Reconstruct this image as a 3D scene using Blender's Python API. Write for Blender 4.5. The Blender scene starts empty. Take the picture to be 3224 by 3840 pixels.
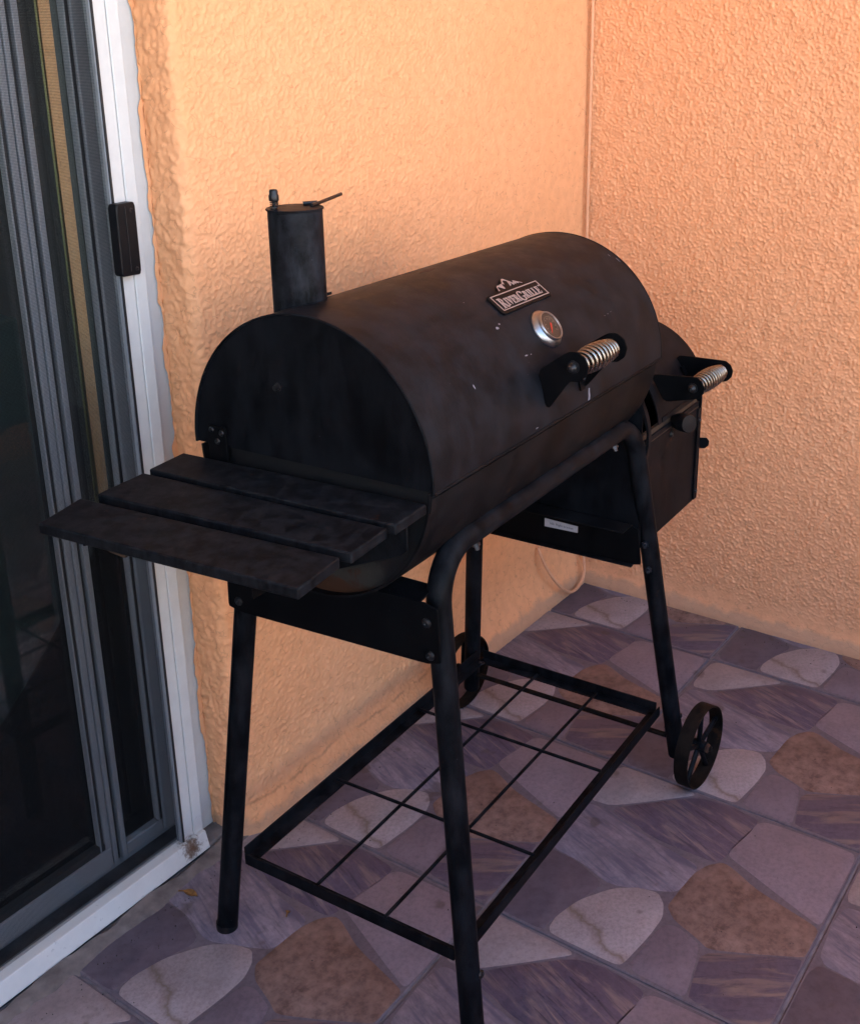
import bpy, bmesh, math, random
import numpy as np
from mathutils import Vector, Matrix

random.seed(7)
rng = np.random.default_rng(7)
sc = bpy.context.scene
COL = sc.collection
PI = math.pi

# ------------------------------------------------------------------ camera
cam_data = bpy.data.cameras.new('camera')
cam = bpy.data.objects.new('camera', cam_data)
COL.objects.link(cam)
cam_data.sensor_fit = 'HORIZONTAL'
cam_data.sensor_width = 36.0
cam_data.lens = 46.96
cam_data.shift_x = -0.00776
cam_data.shift_y = -0.09731
cam_data.clip_start = 0.02
cam_data.clip_end = 500
CR = ((0.5792349, 0.2735756, -0.7678824), (-0.8149475, 0.1728019, -0.5531728), (-0.0186430, 0.9462008, 0.3230426))
cam.matrix_world = Matrix.Translation((-2.267884, -1.210989, 1.27797)) @ Matrix(CR).to_4x4()
sc.camera = cam

# ------------------------------------------------------------------ sky, sun, exposure
SUN_ELEV, SUN_AZ = 56.0, 14.0        # degrees; azimuth from +Y (behind the house) towards +X
world = bpy.data.worlds.new('World')
sc.world = world
world.use_nodes = True
wn = world.node_tree.nodes
sky = wn.new('ShaderNodeTexSky')
sky.sky_type = 'NISHITA'
sky.sun_disc = False
sky.sun_elevation = math.radians(SUN_ELEV)
sky.sun_rotation = math.radians(SUN_AZ)
sky.dust_density = 0.6
sky.air_density = 1.3
bg = wn['Background']
bg.inputs['Strength'].default_value = 0.15
world.node_tree.links.new(sky.outputs['Color'], bg.inputs['Color'])
sun_data = bpy.data.lights.new('sun', 'SUN')
sun_data.energy = 4.0
sun_data.angle = math.radians(0.53)
sun_data.color = (1.0, 0.95, 0.88)
sun = bpy.data.objects.new('sun', sun_data)
COL.objects.link(sun)
sd = Vector((math.sin(math.radians(SUN_AZ)) * math.cos(math.radians(SUN_ELEV)),
             math.cos(math.radians(SUN_AZ)) * math.cos(math.radians(SUN_ELEV)), math.sin(math.radians(SUN_ELEV))))
sun.rotation_euler = sd.to_track_quat('Z', 'Y').to_euler()
sun.location = sd * 20
sc.view_settings.view_transform = 'Standard'
sc.view_settings.look = 'None'
sc.view_settings.exposure = 2.90
sc.view_settings.gamma = 1.0
sc.view_settings.use_curve_mapping = False
sc.render.engine = 'CYCLES'
sc.cycles.use_denoising = True
sc.cycles.max_bounces = 6
sc.cycles.diffuse_bounces = 3
sc.cycles.glossy_bounces = 3
sc.cycles.transmission_bounces = 2
sc.cycles.transparent_max_bounces = 12
sc.cycles.sample_clamp_indirect = 6.0
sc.cycles.caustics_reflective = False
sc.cycles.caustics_refractive = False

# ------------------------------------------------------------------ material helpers
MATS = {}
class NT:
    def __init__(self, name):
        self.m = bpy.data.materials.new(name)
        self.m.use_nodes = True
        self.t = self.m.node_tree
        self.n = self.t.nodes
        self.b = self.n['Principled BSDF']
        self.out = self.n['Material Output']
        tc = self.n.new('ShaderNodeTexCoord')
        self.obj = tc.outputs['Object']
        g = self.n.new('ShaderNodeNewGeometry')
        self.pos = g.outputs['Position']
        self.nor = g.outputs['Normal']
        MATS[name] = self.m
    def L(self, a, b): self.t.links.new(a, b)
    def node(self, kind, **kw):
        nd = self.n.new(kind)
        for k, v in kw.items(): setattr(nd, k, v)
        return nd
    def inp(self, nd, key, v):
        if hasattr(v, 'is_output'): self.L(v, nd.inputs[key])
        else: nd.inputs[key].default_value = v
    def noise(self, vec, scale, detail=4.0, rough=0.55, dist=0.0):
        nd = self.n.new('ShaderNodeTexNoise')
        self.L(vec, nd.inputs['Vector'])
        nd.inputs['Scale'].default_value = scale
        nd.inputs['Detail'].default_value = detail
        nd.inputs['Roughness'].default_value = rough
        nd.inputs['Distortion'].default_value = dist
        return nd.outputs['Fac']
    def vor(self, vec, scale, feature='F1'):
        nd = self.n.new('ShaderNodeTexVoronoi')
        nd.feature = feature
        self.L(vec, nd.inputs['Vector'])
        nd.inputs['Scale'].default_value = scale
        return nd.outputs['Distance']
    def mapv(self, vec, scale=(1, 1, 1), rot=(0, 0, 0), loc=(0, 0, 0)):
        nd = self.n.new('ShaderNodeMapping')
        self.L(vec, nd.inputs['Vector'])
        nd.inputs['Scale'].default_value = scale
        nd.inputs['Rotation'].default_value = rot
        nd.inputs['Location'].default_value = loc
        return nd.outputs['Vector']
    def ramp(self, fac, stops, interp='LINEAR'):
        nd = self.n.new('ShaderNodeValToRGB')
        self.L(fac, nd.inputs['Fac'])
        cr = nd.color_ramp
        cr.interpolation = interp
        while len(cr.elements) < len(stops): cr.elements.new(0.5)
        for e, (p, c) in zip(cr.elements, stops):
            e.position = p
            e.color = (c, c, c, 1) if not hasattr(c, '__len__') else (*c, 1)
        return nd.outputs['Color']
    def mix(self, fac, a, b, blend='MIX'):
        nd = self.n.new('ShaderNodeMix')
        nd.data_type = 'RGBA'
        nd.blend_type = blend
        self.inp(nd, 0, fac)
        for i, v in ((6, a), (7, b)):
            if hasattr(v, 'is_output'): self.L(v, nd.inputs[i])
            else: nd.inputs[i].default_value = (*v, 1)
        return nd.outputs[2]
    def math(self, op, a, b=0.0):
        nd = self.n.new('ShaderNodeMath')
        nd.operation = op
        self.inp(nd, 0, a)
        self.inp(nd, 1, b)
        return nd.outputs[0]
    def sep(self, vec):
        nd = self.n.new('ShaderNodeSeparateXYZ')
        self.L(vec, nd.inputs[0])
        return nd.outputs
    def bump(self, h, strength, dist, prev=None):
        nd = self.n.new('ShaderNodeBump')
        nd.inputs['Strength'].default_value = strength
        nd.inputs['Distance'].default_value = dist
        self.L(h, nd.inputs['Height'])
        if prev is not None: self.L(prev, nd.inputs['Normal'])
        return nd.outputs['Normal']
    def set(self, **kw):
        names = dict(color='Base Color', rough='Roughness', metal='Metallic', spec='Specular IOR Level', normal='Normal')
        for k, v in kw.items():
            s = self.b.inputs[names[k]]
            if hasattr(v, 'is_output'): self.L(v, s)
            elif k == 'color': s.default_value = (*v, 1)
            else: s.default_value = v
        return self.m

def plain(name, color, rough=0.5, metal=0.0, spec=0.5, var=0.12, scale=30.0, bump=0.0):
    t = NT(name)
    n = t.noise(t.obj, scale, 5)
    c = t.mix(t.ramp(n, [(0.3, 0.0), (0.7, 1.0)]), tuple(x * (1 - var) for x in color), tuple(min(1, x * (1 + var)) for x in color))
    t.set(color=c, rough=rough, metal=metal, spec=spec)
    if bump: t.set(normal=t.bump(n, bump, 0.002))
    return t.m

# stucco walls -----------------------------------------------------
def stucco(name, base, alt, fine_scale, crack=False):
    t = NT(name)
    big = t.noise(t.pos, 3.0, 2)
    mid = t.noise(t.pos, 45.0, 2)
    c = t.mix(t.ramp(big, [(0.35, 0.0), (0.7, 1.0)]), base, alt)
    c = t.mix(t.ramp(mid, [(0.38, 0.55), (0.62, 0.0)]), c, tuple(x * 0.88 for x in base))
    # hairline flecks painted dark for the shade beneath small ridges
    wv = t.node('ShaderNodeVectorMath', operation='ADD')
    t.L(t.pos, wv.inputs[0])
    nz = t.node('ShaderNodeTexNoise'); nz.inputs['Scale'].default_value = 60.0; nz.inputs['Detail'].default_value = 1.0
    t.L(t.pos, nz.inputs['Vector'])
    vs = t.node('ShaderNodeVectorMath', operation='SCALE'); vs.inputs['Scale'].default_value = 0.02
    t.L(nz.outputs['Color'], vs.inputs[0]); t.L(vs.outputs[0], wv.inputs[1])
    cr = t.vor(wv.outputs[0], 42.0, 'DISTANCE_TO_EDGE')
    gate = t.ramp(t.noise(t.pos, 70.0, 1), [(0.53, 0.0), (0.58, 1.0)])
    ridge_shade = t.math('MULTIPLY', t.ramp(cr, [(0.0, 1.0), (0.045, 0.0)]), gate)
    c = t.mix(t.math('MULTIPLY', ridge_shade, 0.34), c, (0.30, 0.13, 0.05))
    sx, sy, sz = t.sep(t.pos)
    if crack:
        # hairline crack in the render, low over the floor
        w1 = t.noise(t.mapv(t.pos, (1, 0.0, 0.0)), 4.0, 6, 0.62)
        zc = t.math('ADD', t.math('MULTIPLY', w1, 0.07), 0.022)
        d = t.math('ABSOLUTE', t.math('SUBTRACT', sz, zc))
        line = t.ramp(d, [(0.0, 1.0), (0.0010, 0.0)])
        on = t.ramp(t.noise(t.mapv(t.pos, (1, 0, 0), (0, 0, 0), (3.3, 0, 0)), 14.0, 4), [(0.44, 0.1), (0.54, 1.0)])
        lim = t.ramp(t.math('ADD', t.math('MULTIPLY', sx, 1.0), 1.5), [(0.0, 1.0), (0.86, 1.0), (0.90, 0.0)])
        k = t.math('MULTIPLY', t.math('MULTIPLY', line, on), lim)
        c = t.mix(t.math('MULTIPLY', k, 0.42), c, (0.20, 0.10, 0.055))
    # scuffed dirt where the wall meets the floor
    dz = t.math('SUBTRACT', sz, t.math('MULTIPLY', t.noise(t.pos, 25.0, 5), 0.05))
    dirt = t.ramp(dz, [(0.0, 1.0), (0.012, 0.0)])
    c = t.mix(t.math('MULTIPLY', dirt, 0.5), c, (0.36, 0.25, 0.18))
    f = t.noise(t.pos, fine_scale, 3, 0.65)
    nrm = t.bump(f, 0.45, 0.0022)
    t.set(color=c, rough=0.82, spec=0.25, normal=nrm)
    return t.m
stucco('stucco_peach', (0.86, 0.402, 0.192), (0.88, 0.428, 0.217), 150.0, True)
stucco('stucco_peach_side', (0.89, 0.415, 0.212), (0.91, 0.445, 0.237), 130.0)
plain('added_roof_paint', (0.78, 0.70, 0.60), 0.8, var=0.03, scale=8)

# black painted steel ----------------------------------------------
def black_steel(name, base=(0.020, 0.019, 0.021), dust=(0.075, 0.068, 0.066), dust_amt=0.55, rust=0.0, rough=0.5, scale=1.0, spec=0.22):
    t = NT(name)
    n1 = t.noise(t.obj, 13.0 * scale, 6, 0.66)
    n2 = t.noise(t.mapv(t.obj, (1, 1, 0.3)), 30.0 * scale, 6, 0.7)
    n3 = t.noise(t.obj, 130.0, 2)
    c = t.mix(t.ramp(n1, [(0.42, 0.0), (0.70, dust_amt)]), base, dust)
    c = t.mix(t.ramp(n2, [(0.44, 0.0), (0.66, dust_amt * 0.85)]), c, tuple(x * 1.15 for x in dust))
    # settled dust on whatever faces up; brightened on the tubes to paint a highlight
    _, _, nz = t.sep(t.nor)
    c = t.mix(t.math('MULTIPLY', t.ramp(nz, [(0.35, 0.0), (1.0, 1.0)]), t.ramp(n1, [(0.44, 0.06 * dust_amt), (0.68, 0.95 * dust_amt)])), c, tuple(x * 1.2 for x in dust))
    if rust:
        r = t.noise(t.obj, 22.0, 8, 0.7)
        c = t.mix(t.ramp(r, [(0.66 - 0.06 * rust, 0.0), (0.72 - 0.05 * rust, 0.75)]), c, (0.045, 0.019, 0.009))
    sp = t.vor(t.obj, 95.0)
    gate = t.ramp(t.noise(t.obj, 12.0, 2), [(0.58, 0.0), (0.66, 1.0)])
    c = t.mix(t.math('MULTIPLY', t.math('MULTIPLY', t.ramp(sp, [(0.05, 1.0), (0.10, 0.0)]), gate), 0.35), c, (0.09, 0.09, 0.10))
    rg = t.ramp(n2, [(0.2, rough - 0.08), (0.8, rough + 0.14)])
    nrm = t.bump(n3, 0.12, 0.0006)
    t.set(color=c, rough=rg, spec=spec, normal=nrm)
    return t.m
black_steel('black_lid', (0.0042, 0.0047, 0.0064), (0.0125, 0.014, 0.0185), 0.75, 0.0, 0.46, 1.3, spec=0.09)
black_steel('black_body', (0.0032, 0.003, 0.0036), (0.0125, 0.0115, 0.013), 0.6, 0.3, 0.5, spec=0.08)
black_steel('black_end', (0.0016, 0.0018, 0.0027), (0.0095, 0.0105, 0.0140), 0.5, 0.0, 0.5, spec=0.07)
black_steel('black_chimney', (0.0022, 0.0024, 0.0034), (0.0230, 0.0245, 0.0310), 0.75, 0.0, 0.5, 2.0, spec=0.08)
black_steel('black_tube', (0.002, 0.0022, 0.0031), (0.0165, 0.0175, 0.0215), 0.5, 0.25, 0.46, 1.6, spec=0.06)  # dust colour raised so upward faces carry a painted highlight
black_steel('black_slat', (0.0022, 0.0024, 0.0033), (0.0135, 0.0145, 0.0180), 0.7, 0.15, 0.55, 4.5, spec=0.07)
black_steel('black_box', (0.0042, 0.0037, 0.0045), (0.015, 0.013, 0.015), 0.5, 0.35, 0.55, 1.5, spec=0.07)
black_steel('black_plate', (0.0025, 0.0025, 0.0032), (0.0052, 0.0052, 0.0062), 0.4, 0.0, 0.55, spec=0.05)
black_steel('rusty_wheel', (0.006, 0.0048, 0.0046), (0.017, 0.012, 0.0095), 0.7, 0.9, 0.6, 3.0, spec=0.06)
plain('black_plastic', (0.005, 0.005, 0.0065), 0.42, 0.0, 0.2, var=0.2, scale=60)
plain('rusty_lip', (0.045, 0.022, 0.010), 0.75, var=0.5, scale=70)
plain('bolt_steel', (0.05, 0.055, 0.07), 0.35, 0.9, var=0.5, scale=200)
plain('dark_bolt', (0.010, 0.010, 0.012), 0.4, 0.3, var=0.4, scale=150)
plain('rust_patch', (0.042, 0.016, 0.008), 0.85, var=0.5, scale=120)
plain('chip_white', (0.19, 0.19, 0.23), 0.6, var=0.15, scale=300)
plain('badge_black', (0.0045, 0.0036, 0.0042), 0.5, 0.0, 0.12, var=0.15, scale=80)
plain('badge_pink', (0.33, 0.235, 0.215), 0.45, var=0.06, scale=80)
plain('dial_face', (0.040, 0.021, 0.013), 0.5, var=0.25, scale=120)
plain('dial_print', (0.17, 0.12, 0.09), 0.6, var=0.1)
plain('needle_red', (0.55, 0.030, 0.016), 0.45, var=0.1)
plain('sticker_paper', (0.42, 0.40, 0.44), 0.7, var=0.05, scale=90)
plain('ink', (0.03, 0.03, 0.035), 0.7)
plain('grit', (0.05, 0.04, 0.035), 0.9, var=0.6, scale=40)
plain('dry_leaf', (0.20, 0.095, 0.025), 0.7, var=0.5, scale=150)
plain('cable_peach', (0.72, 0.36, 0.20), 0.55, var=0.1, scale=40)
plain('caulk_orange', (0.80, 0.36, 0.13), 0.6, var=0.08, scale=60)

t = NT('chrome')      # spring wire and thermometer bezel, tarnished towards the ends
tn = t.noise(t.obj, 55.0, 6, 0.7)
c = t.mix(t.ramp(tn, [(0.42, 0.0), (0.66, 0.85)]), (0.27, 0.255, 0.235), (0.15, 0.10, 0.06))
t.set(color=c, metal=1.0, rough=t.ramp(tn, [(0.3, 0.20), (0.75, 0.42)]))
t = NT('bezel')
tn = t.noise(t.obj, 26.0, 6, 0.7)
c = t.mix(t.ramp(tn, [(0.54, 0.0), (0.64, 0.9)]), (0.30, 0.305, 0.33), (0.20, 0.11, 0.05))
t.set(color=c, metal=1.0, rough=t.ramp(tn, [(0.3, 0.27), (0.75, 0.5)]))

# body end with blistered paint: bare primer and rust low on the plate
t = NT('body_end_worn')
sx, sy, sz = t.sep(t.obj)
n = t.noise(t.obj, 42.0, 8, 0.72)
n0 = t.noise(t.obj, 14.0, 5, 0.6)
h = t.math('ADD', sz, t.math('MULTIPLY', t.math('SUBTRACT', n, 0.5), 0.05))
low = t.ramp(t.math('SUBTRACT', h, 0.64), [(0.0, 1.0), (0.050, 1.0), (0.058, 0.0)])
side = t.ramp(t.math('ADD', t.math('ADD', sy, t.math('MULTIPLY', n0, 0.06)), 0.16), [(0.08, 0.0), (0.10, 1.0), (0.24, 1.0), (0.26, 0.0)])
c = t.mix(t.ramp(n0, [(0.4, 0.0), (0.7, 0.5)]), (0.004, 0.004, 0.005), (0.0095, 0.0095, 0.011))
c = t.mix(t.math('MULTIPLY', low, side), c, (0.024, 0.022, 0.019))
low2 = t.ramp(t.math('SUBTRACT', h, 0.64), [(0.0, 1.0), (0.020, 1.0), (0.026, 0.0)])
c = t.mix(t.math('MULTIPLY', low2, side), c, (0.034, 0.012, 0.005))
sp = t.ramp(n, [(0.58, 0.0), (0.60, 1.0)])
c = t.mix(t.math('MULTIPLY', t.math('MULTIPLY', sp, low), side), c, (0.03, 0.011, 0.005))
t.set(color=c, rough=0.6, spec=0.3, normal=t.bump(n, 0.25, 0.002))

# floor ---------------------------------------------------------------
def stone_mat(name, lo, hi, fine=90.0, big=14.0, streak=None, vein=None):
    t = NT(name)
    nb = t.noise(t.obj, big, 5, 0.6)
    nf = t.noise(t.obj, fine, 5, 0.7)
    c = t.mix(t.ramp(nb, [(0.3, 0.0), (0.72, 1.0)]), lo, hi)
    c = t.mix(t.ramp(nf, [(0.45, 0.0), (0.70, 0.5)]), c, tuple(x * 1.3 for x in hi))
    c = t.mix(t.ramp(nf, [(0.30, 0.45), (0.47, 0.0)]), c, tuple(x * 0.62 for x in lo))
    if streak:
        ang, sc_, col, lo_t, hi_t, dist = streak
        v = t.mapv(t.mapv(t.obj, (1, 1, 1), (0, 0, ang)), (1.0, 5.5, 1.0))
        ns = t.noise(v, sc_, 7, 0.62, dist)
        c = t.mix(t.ramp(ns, [(lo_t, 0.0), (hi_t, 0.92)]), c, col)
        v2 = t.mapv(t.mapv(t.obj, (1, 1, 1), (0, 0, ang), (5, 2, 0)), (1.0, 10.0, 1.0))
        ns2 = t.noise(v2, sc_ * 1.4, 7, 0.6, dist)
        c = t.mix(t.ramp(ns2, [(0.55, 0.0), (0.68, 0.75)]), c, tuple(x * 0.55 for x in lo))
    if vein:
        (vx, vy), ang, col = vein
        v = t.mapv(t.obj, (1, 1, 1), (0, 0, 0), (-vx, -vy, 0))
        v = t.mapv(v, (1, 1, 1), (0, 0, ang))
        _x, _y, _z = t.sep(v)
        d = t.math('ABSOLUTE', t.math('ADD', _x, t.math('MULTIPLY', t.math('SUBTRACT', t.noise(t.obj, 22.0, 5), 0.5), 0.055)))
        c = t.mix(t.ramp(d, [(0.0, 0.75), (0.006, 0.15), (0.014, 0.0)]), c, col)
    # scattered grime, in place on the patio rather than on each tile
    g = t.noise(t.pos, 6.0, 6, 0.65)
    c = t.mix(t.ramp(g, [(0.50, 0.0), (0.75, 0.5)]), c, tuple(x * 0.55 for x in lo))
    st_ = t.noise(t.pos, 13.0, 3, 0.5)
    c = t.mix(t.ramp(st_, [(0.655, 0.0), (0.70, 0.55)]), c, (0.075, 0.05, 0.04))
    sp = t.vor(t.pos, 34.0)
    c = t.mix(t.math('MULTIPLY', t.ramp(sp, [(0.035, 0.9), (0.06, 0.0)]), t.ramp(t.noise(t.pos, 9.0, 2), [(0.52, 0.0), (0.6, 1.0)])), c, (0.05, 0.04, 0.035))
    c = t.mix(1.0, c, (0.84, 0.85, 0.90), 'MULTIPLY')
    t.set(color=c, rough=t.ramp(nf, [(0.3, 0.38), (0.7, 0.55)]), spec=0.38, normal=t.bump(nf, 0.18, 0.0012))
    return t.m
stone_mat('stone_dark_wedge', (0.082, 0.062, 0.092), (0.12, 0.088, 0.122), streak=(math.radians(-70), 8.0, (0.27, 0.185, 0.165), 0.48, 0.68, 1.0))
stone_mat('stone_beige', (0.27, 0.205, 0.2), (0.335, 0.255, 0.245), 110)
stone_mat('stone_blue_streak', (0.195, 0.158, 0.19), (0.29, 0.235, 0.262), streak=(math.radians(-70), 8.0, (0.115, 0.10, 0.145), 0.45, 0.62, 0.9))
stone_mat('stone_light_mauve', (0.21, 0.158, 0.18), (0.275, 0.205, 0.225), 130)
stone_mat('stone_brown', (0.125, 0.068, 0.054), (0.30, 0.185, 0.150), 85, 30)
stone_mat('stone_dark_plain', (0.088, 0.068, 0.086), (0.128, 0.098, 0.118), 60)
stone_mat('stone_white', (0.29, 0.225, 0.225), (0.4, 0.325, 0.325), 160, 11, vein=((0.050, -0.160), math.radians(29), (0.15, 0.10, 0.065)))
stone_mat('stone_small_mauve', (0.16, 0.122, 0.145), (0.21, 0.16, 0.185), 120)
stone_mat('stone_dark_streak', (0.085, 0.064, 0.095), (0.135, 0.1, 0.13), streak=(math.radians(56), 7.0, (0.27, 0.185, 0.15), 0.49, 0.68, 0.9))
stone_mat('tile_base', (.128,.100,.116), (.172,.136,.152), 120)
plain('grout', (0.17, 0.145, 0.165), 0.85, var=0.3, scale=40, bump=0.4)
plain('mortar', (0.14, 0.115, 0.11), 0.9, var=0.4, scale=35, bump=0.6)
plain('bounce_render', (0.56, 0.53, 0.48), 0.85, var=0.05, scale=4)
plain('outdoor_paving', (0.46, 0.41, 0.35), 0.9, var=0.1, scale=2)

# door ----------------------------------------------------------------
t = NT('white_vinyl')
n = t.noise(t.obj, 25.0, 6, 0.7)
n2 = t.noise(t.pos, 140.0, 5, 0.7)
c = t.mix(t.ramp(n, [(0.3, 0.0), (0.7, 1.0)]), (0.57, 0.565, 0.56), (0.63, 0.625, 0.615))
_x, _y, z_ = t.sep(t.pos)
foot = t.ramp(z_, [(0.0, 1.0), (0.22, 0.0)])
chip = t.math('MULTIPLY', t.ramp(n2, [(0.60, 0.0), (0.64, 1.0)]), t.math('MULTIPLY', t.ramp(n, [(0.52, 0.0), (0.62, 1.0)]), foot))
c = t.mix(t.math('MULTIPLY', chip, 0.7), c, (0.33, 0.32, 0.33))
# rust bleeding out of the mitred corner
dx = t.math('ADD', _x, 1.262); dzz = t.math('SUBTRACT', z_, 0.022)
rr = t.math('SQRT', t.math('ADD', t.math('MULTIPLY', dx, dx), t.math('MULTIPLY', dzz, dzz)))
rr = t.math('ADD', rr, t.math('MULTIPLY', t.math('SUBTRACT', n2, 0.5), 0.05))
c = t.mix(t.ramp(rr, [(0.0, 0.95), (0.010, 0.85), (0.020, 0.0)]), c, (0.085, 0.034, 0.010))
t.set(color=c, rough=0.5, spec=0.35)
plain('aluminium_grey', (0.20, 0.215, 0.24), 0.45, 0.0, var=0.06, scale=20)
plain('track_dark', (0.045, 0.045, 0.05), 0.6, var=0.5, scale=30)
plain('gasket_black', (0.012, 0.012, 0.013), 0.6)
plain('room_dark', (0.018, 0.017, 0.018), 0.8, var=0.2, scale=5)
plain('curtain_olive', (0.27, 0.225, 0.085), 0.9, var=0.1, scale=12)
plain('cabinet_teal', (0.05, 0.11, 0.125), 0.6, var=0.15, scale=6)
plain('cloth_lime', (0.50, 0.55, 0.06), 0.9, var=0.2, scale=14)
plain('cloth_navy', (0.03, 0.035, 0.12), 0.9, var=0.2, scale=14)

t = NT('insect_mesh')   # woven screen: fine threads over open gaps
vx, vy, vz = t.sep(t.obj)
def thread(s):
    f = t.math('FRACT', t.math('MULTIPLY', s, 1.0 / 0.0018))
    return t.math('LESS_THAN', f, 0.20)
th = t.math('MAXIMUM', thread(vx), thread(vz))
tr = t.node('ShaderNodeBsdfTransparent')
df = t.node('ShaderNodeBsdfDiffuse'); df.inputs['Color'].default_value = (0.016, 0.017, 0.019, 1)
mx = t.node('ShaderNodeMixShader')
t.L(th, mx.inputs[0]); t.L(tr.outputs[0], mx.inputs[1]); t.L(df.outputs[0], mx.inputs[2])
t.L(mx.outputs[0], t.out.inputs['Surface'])
t = NT('window_glass')
tr = t.node('ShaderNodeBsdfTransparent'); tr.inputs['Color'].default_value = (0.82, 0.88, 0.87, 1)
gl = t.node('ShaderNodeBsdfGlossy'); gl.inputs['Roughness'].default_value = 0.02
fr = t.node('ShaderNodeFresnel'); fr.inputs['IOR'].default_value = 1.5
mx = t.node('ShaderNodeMixShader')
t.L(fr.outputs[0], mx.inputs[0]); t.L(tr.outputs[0], mx.inputs[1]); t.L(gl.outputs[0], mx.inputs[2])
t.L(mx.outputs[0], t.out.inputs['Surface'])
t = NT('dial_glass')
tr = t.node('ShaderNodeBsdfTransparent')
gl = t.node('ShaderNodeBsdfGlossy'); gl.inputs['Roughness'].default_value = 0.06
fr = t.node('ShaderNodeFresnel'); fr.inputs['IOR'].default_value = 1.45
mx = t.node('ShaderNodeMixShader')
t.L(t.math('MULTIPLY', fr.outputs[0], 0.10), mx.inputs[0]); t.L(tr.outputs[0], mx.inputs[1]); t.L(gl.outputs[0], mx.inputs[2])
t.L(mx.outputs[0], t.out.inputs['Surface'])

# ------------------------------------------------------------------ mesh helpers
class MB:
    def __init__(self): self.v = []; self.f = []
    def add(self, vs, fs):
        o = len(self.v)
        self.v += [tuple(p) for p in vs]
        self.f += [tuple(i + o for i in f) for f in fs]
        return self
    def box(self, x0, x1, y0, y1, z0, z1):
        vs = [(x, y, z) for z in (z0, z1) for y in (y0, y1) for x in (x0, x1)]
        return self.add(vs, [(0, 2, 3, 1), (4, 5, 7, 6), (0, 1, 5, 4), (2, 6, 7, 3), (0, 4, 6, 2), (1, 3, 7, 5)])
    def hexa(self, bottom, top):
        return self.add(list(bottom) + list(top), [(3, 2, 1, 0), (4, 5, 6, 7), (0, 1, 5, 4), (1, 2, 6, 5), (2, 3, 7, 6), (3, 0, 4, 7)])
    def prism(self, poly, fn0, fn1):
        n = len(poly)
        return self.add([fn0(p) for p in poly] + [fn1(p) for p in poly],
                        [tuple(range(n - 1, -1, -1)), tuple(range(n, 2 * n))] + [(i, (i + 1) % n, n + (i + 1) % n, n + i) for i in range(n)])
    def tube(self, path, r, seg=14, closed=False, caps=True):
        P = [Vector(p) for p in path]
        n = len(P)
        rad = r if hasattr(r, '__len__') else [r] * n
        T = []
        for i in range(n):
            a = P[i - 1] if (i > 0 or closed) else P[i]
            b = P[(i + 1) % n] if (i < n - 1 or closed) else P[i]
            T.append((b - a).normalized())
        up = Vector((0, 0, 1)) if abs(T[0].z) < 0.9 else Vector((1, 0, 0))
        N = (up - T[0] * up.dot(T[0])).normalized()
        vs = []
        for i in range(n):
            N = (N - T[i] * N.dot(T[i])).normalized()
            B = T[i].cross(N)
            for k in range(seg):
                a = 2 * PI * k / seg
                vs.append(P[i] + (N * math.cos(a) + B * math.sin(a)) * rad[i])
        fs = []
        for i in range(n if closed else n - 1):
            j = (i + 1) % n
            for k in range(seg):
                k2 = (k + 1) % seg
                fs.append((i * seg + k, i * seg + k2, j * seg + k2, j * seg + k))
        if caps and not closed:
            fs.append(tuple(range(seg - 1, -1, -1)))
            fs.append(tuple((n - 1) * seg + k for k in range(seg)))
        return self.add(vs, fs)
    def lathe(self, prof, origin, axis, seg=32, capped=True):
        """prof: (radius, height) list, revolved about axis through origin"""
        A = Vector(axis).normalized()
        up = Vector((0, 0, 1)) if abs(A.z) < 0.9 else Vector((1, 0, 0))
        N = (up - A * up.dot(A)).normalized()
        B = A.cross(N)
        O = Vector(origin)
        vs = []
        for (r, h) in prof:
            for k in range(seg):
                a = 2 * PI * k / seg
                vs.append(O + A * h + (N * math.cos(a) + B * math.sin(a)) * r)
        fs = []
        for i in range(len(prof) - 1):
            for k in range(seg):
                k2 = (k + 1) % seg
                fs.append((i * seg + k, i * seg + k2, (i + 1) * seg + k2, (i + 1) * seg + k))
        if capped:
            fs.append(tuple(range(seg - 1, -1, -1)))
            fs.append(tuple((len(prof) - 1) * seg + k for k in range(seg)))
        return self.add(vs, fs)
    def mesh(self, name, mat, smooth=35):
        me = bpy.data.meshes.new(name)
        me.from_pydata(self.v, [], self.f)
        me.update()
        bm = bmesh.new(); bm.from_mesh(me)
        bmesh.ops.recalc_face_normals(bm, faces=bm.faces)
        bm.to_mesh(me); bm.free()
        me.materials.append(MATS[mat])
        if smooth:
            me.shade_smooth()
            me.set_sharp_from_angle(angle=math.radians(smooth))
        return me
    def build(self, name, mat, parent=None, bevel=0.0, smooth=35, seg=2):
        o = bpy.data.objects.new(name, self.mesh(name, mat, smooth))
        COL.objects.link(o)
        if parent is not None: o.parent = parent
        if bevel:
            md = o.modifiers.new('bevel', 'BEVEL')
            md.width = bevel; md.segments = seg; md.limit_method = 'ANGLE'; md.angle_limit = math.radians(40)
        return o

def fillet(pts, r, n=10):
    P = [Vector(p) for p in pts]
    out = [P[0]]
    for i in range(1, len(P) - 1):
        a = (P[i - 1] - P[i]).normalized(); b = (P[i + 1] - P[i]).normalized()
        ang = a.angle(b)
        d = r / math.tan(ang / 2)
        s, e = P[i] + a * d, P[i] + b * d
        cdir = (a + b).normalized()
        cen = P[i] + cdir * (r / math.sin(ang / 2))
        v0, v1 = s - cen, e - cen
        tot = v0.angle(v1)
        for k in range(n + 1):
            tt = k / n
            v = (v0 * math.sin((1 - tt) * tot) + v1 * math.sin(tt * tot)) / math.sin(tot)
            out.append(cen + v)
    out.append(P[-1])
    return out

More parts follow.
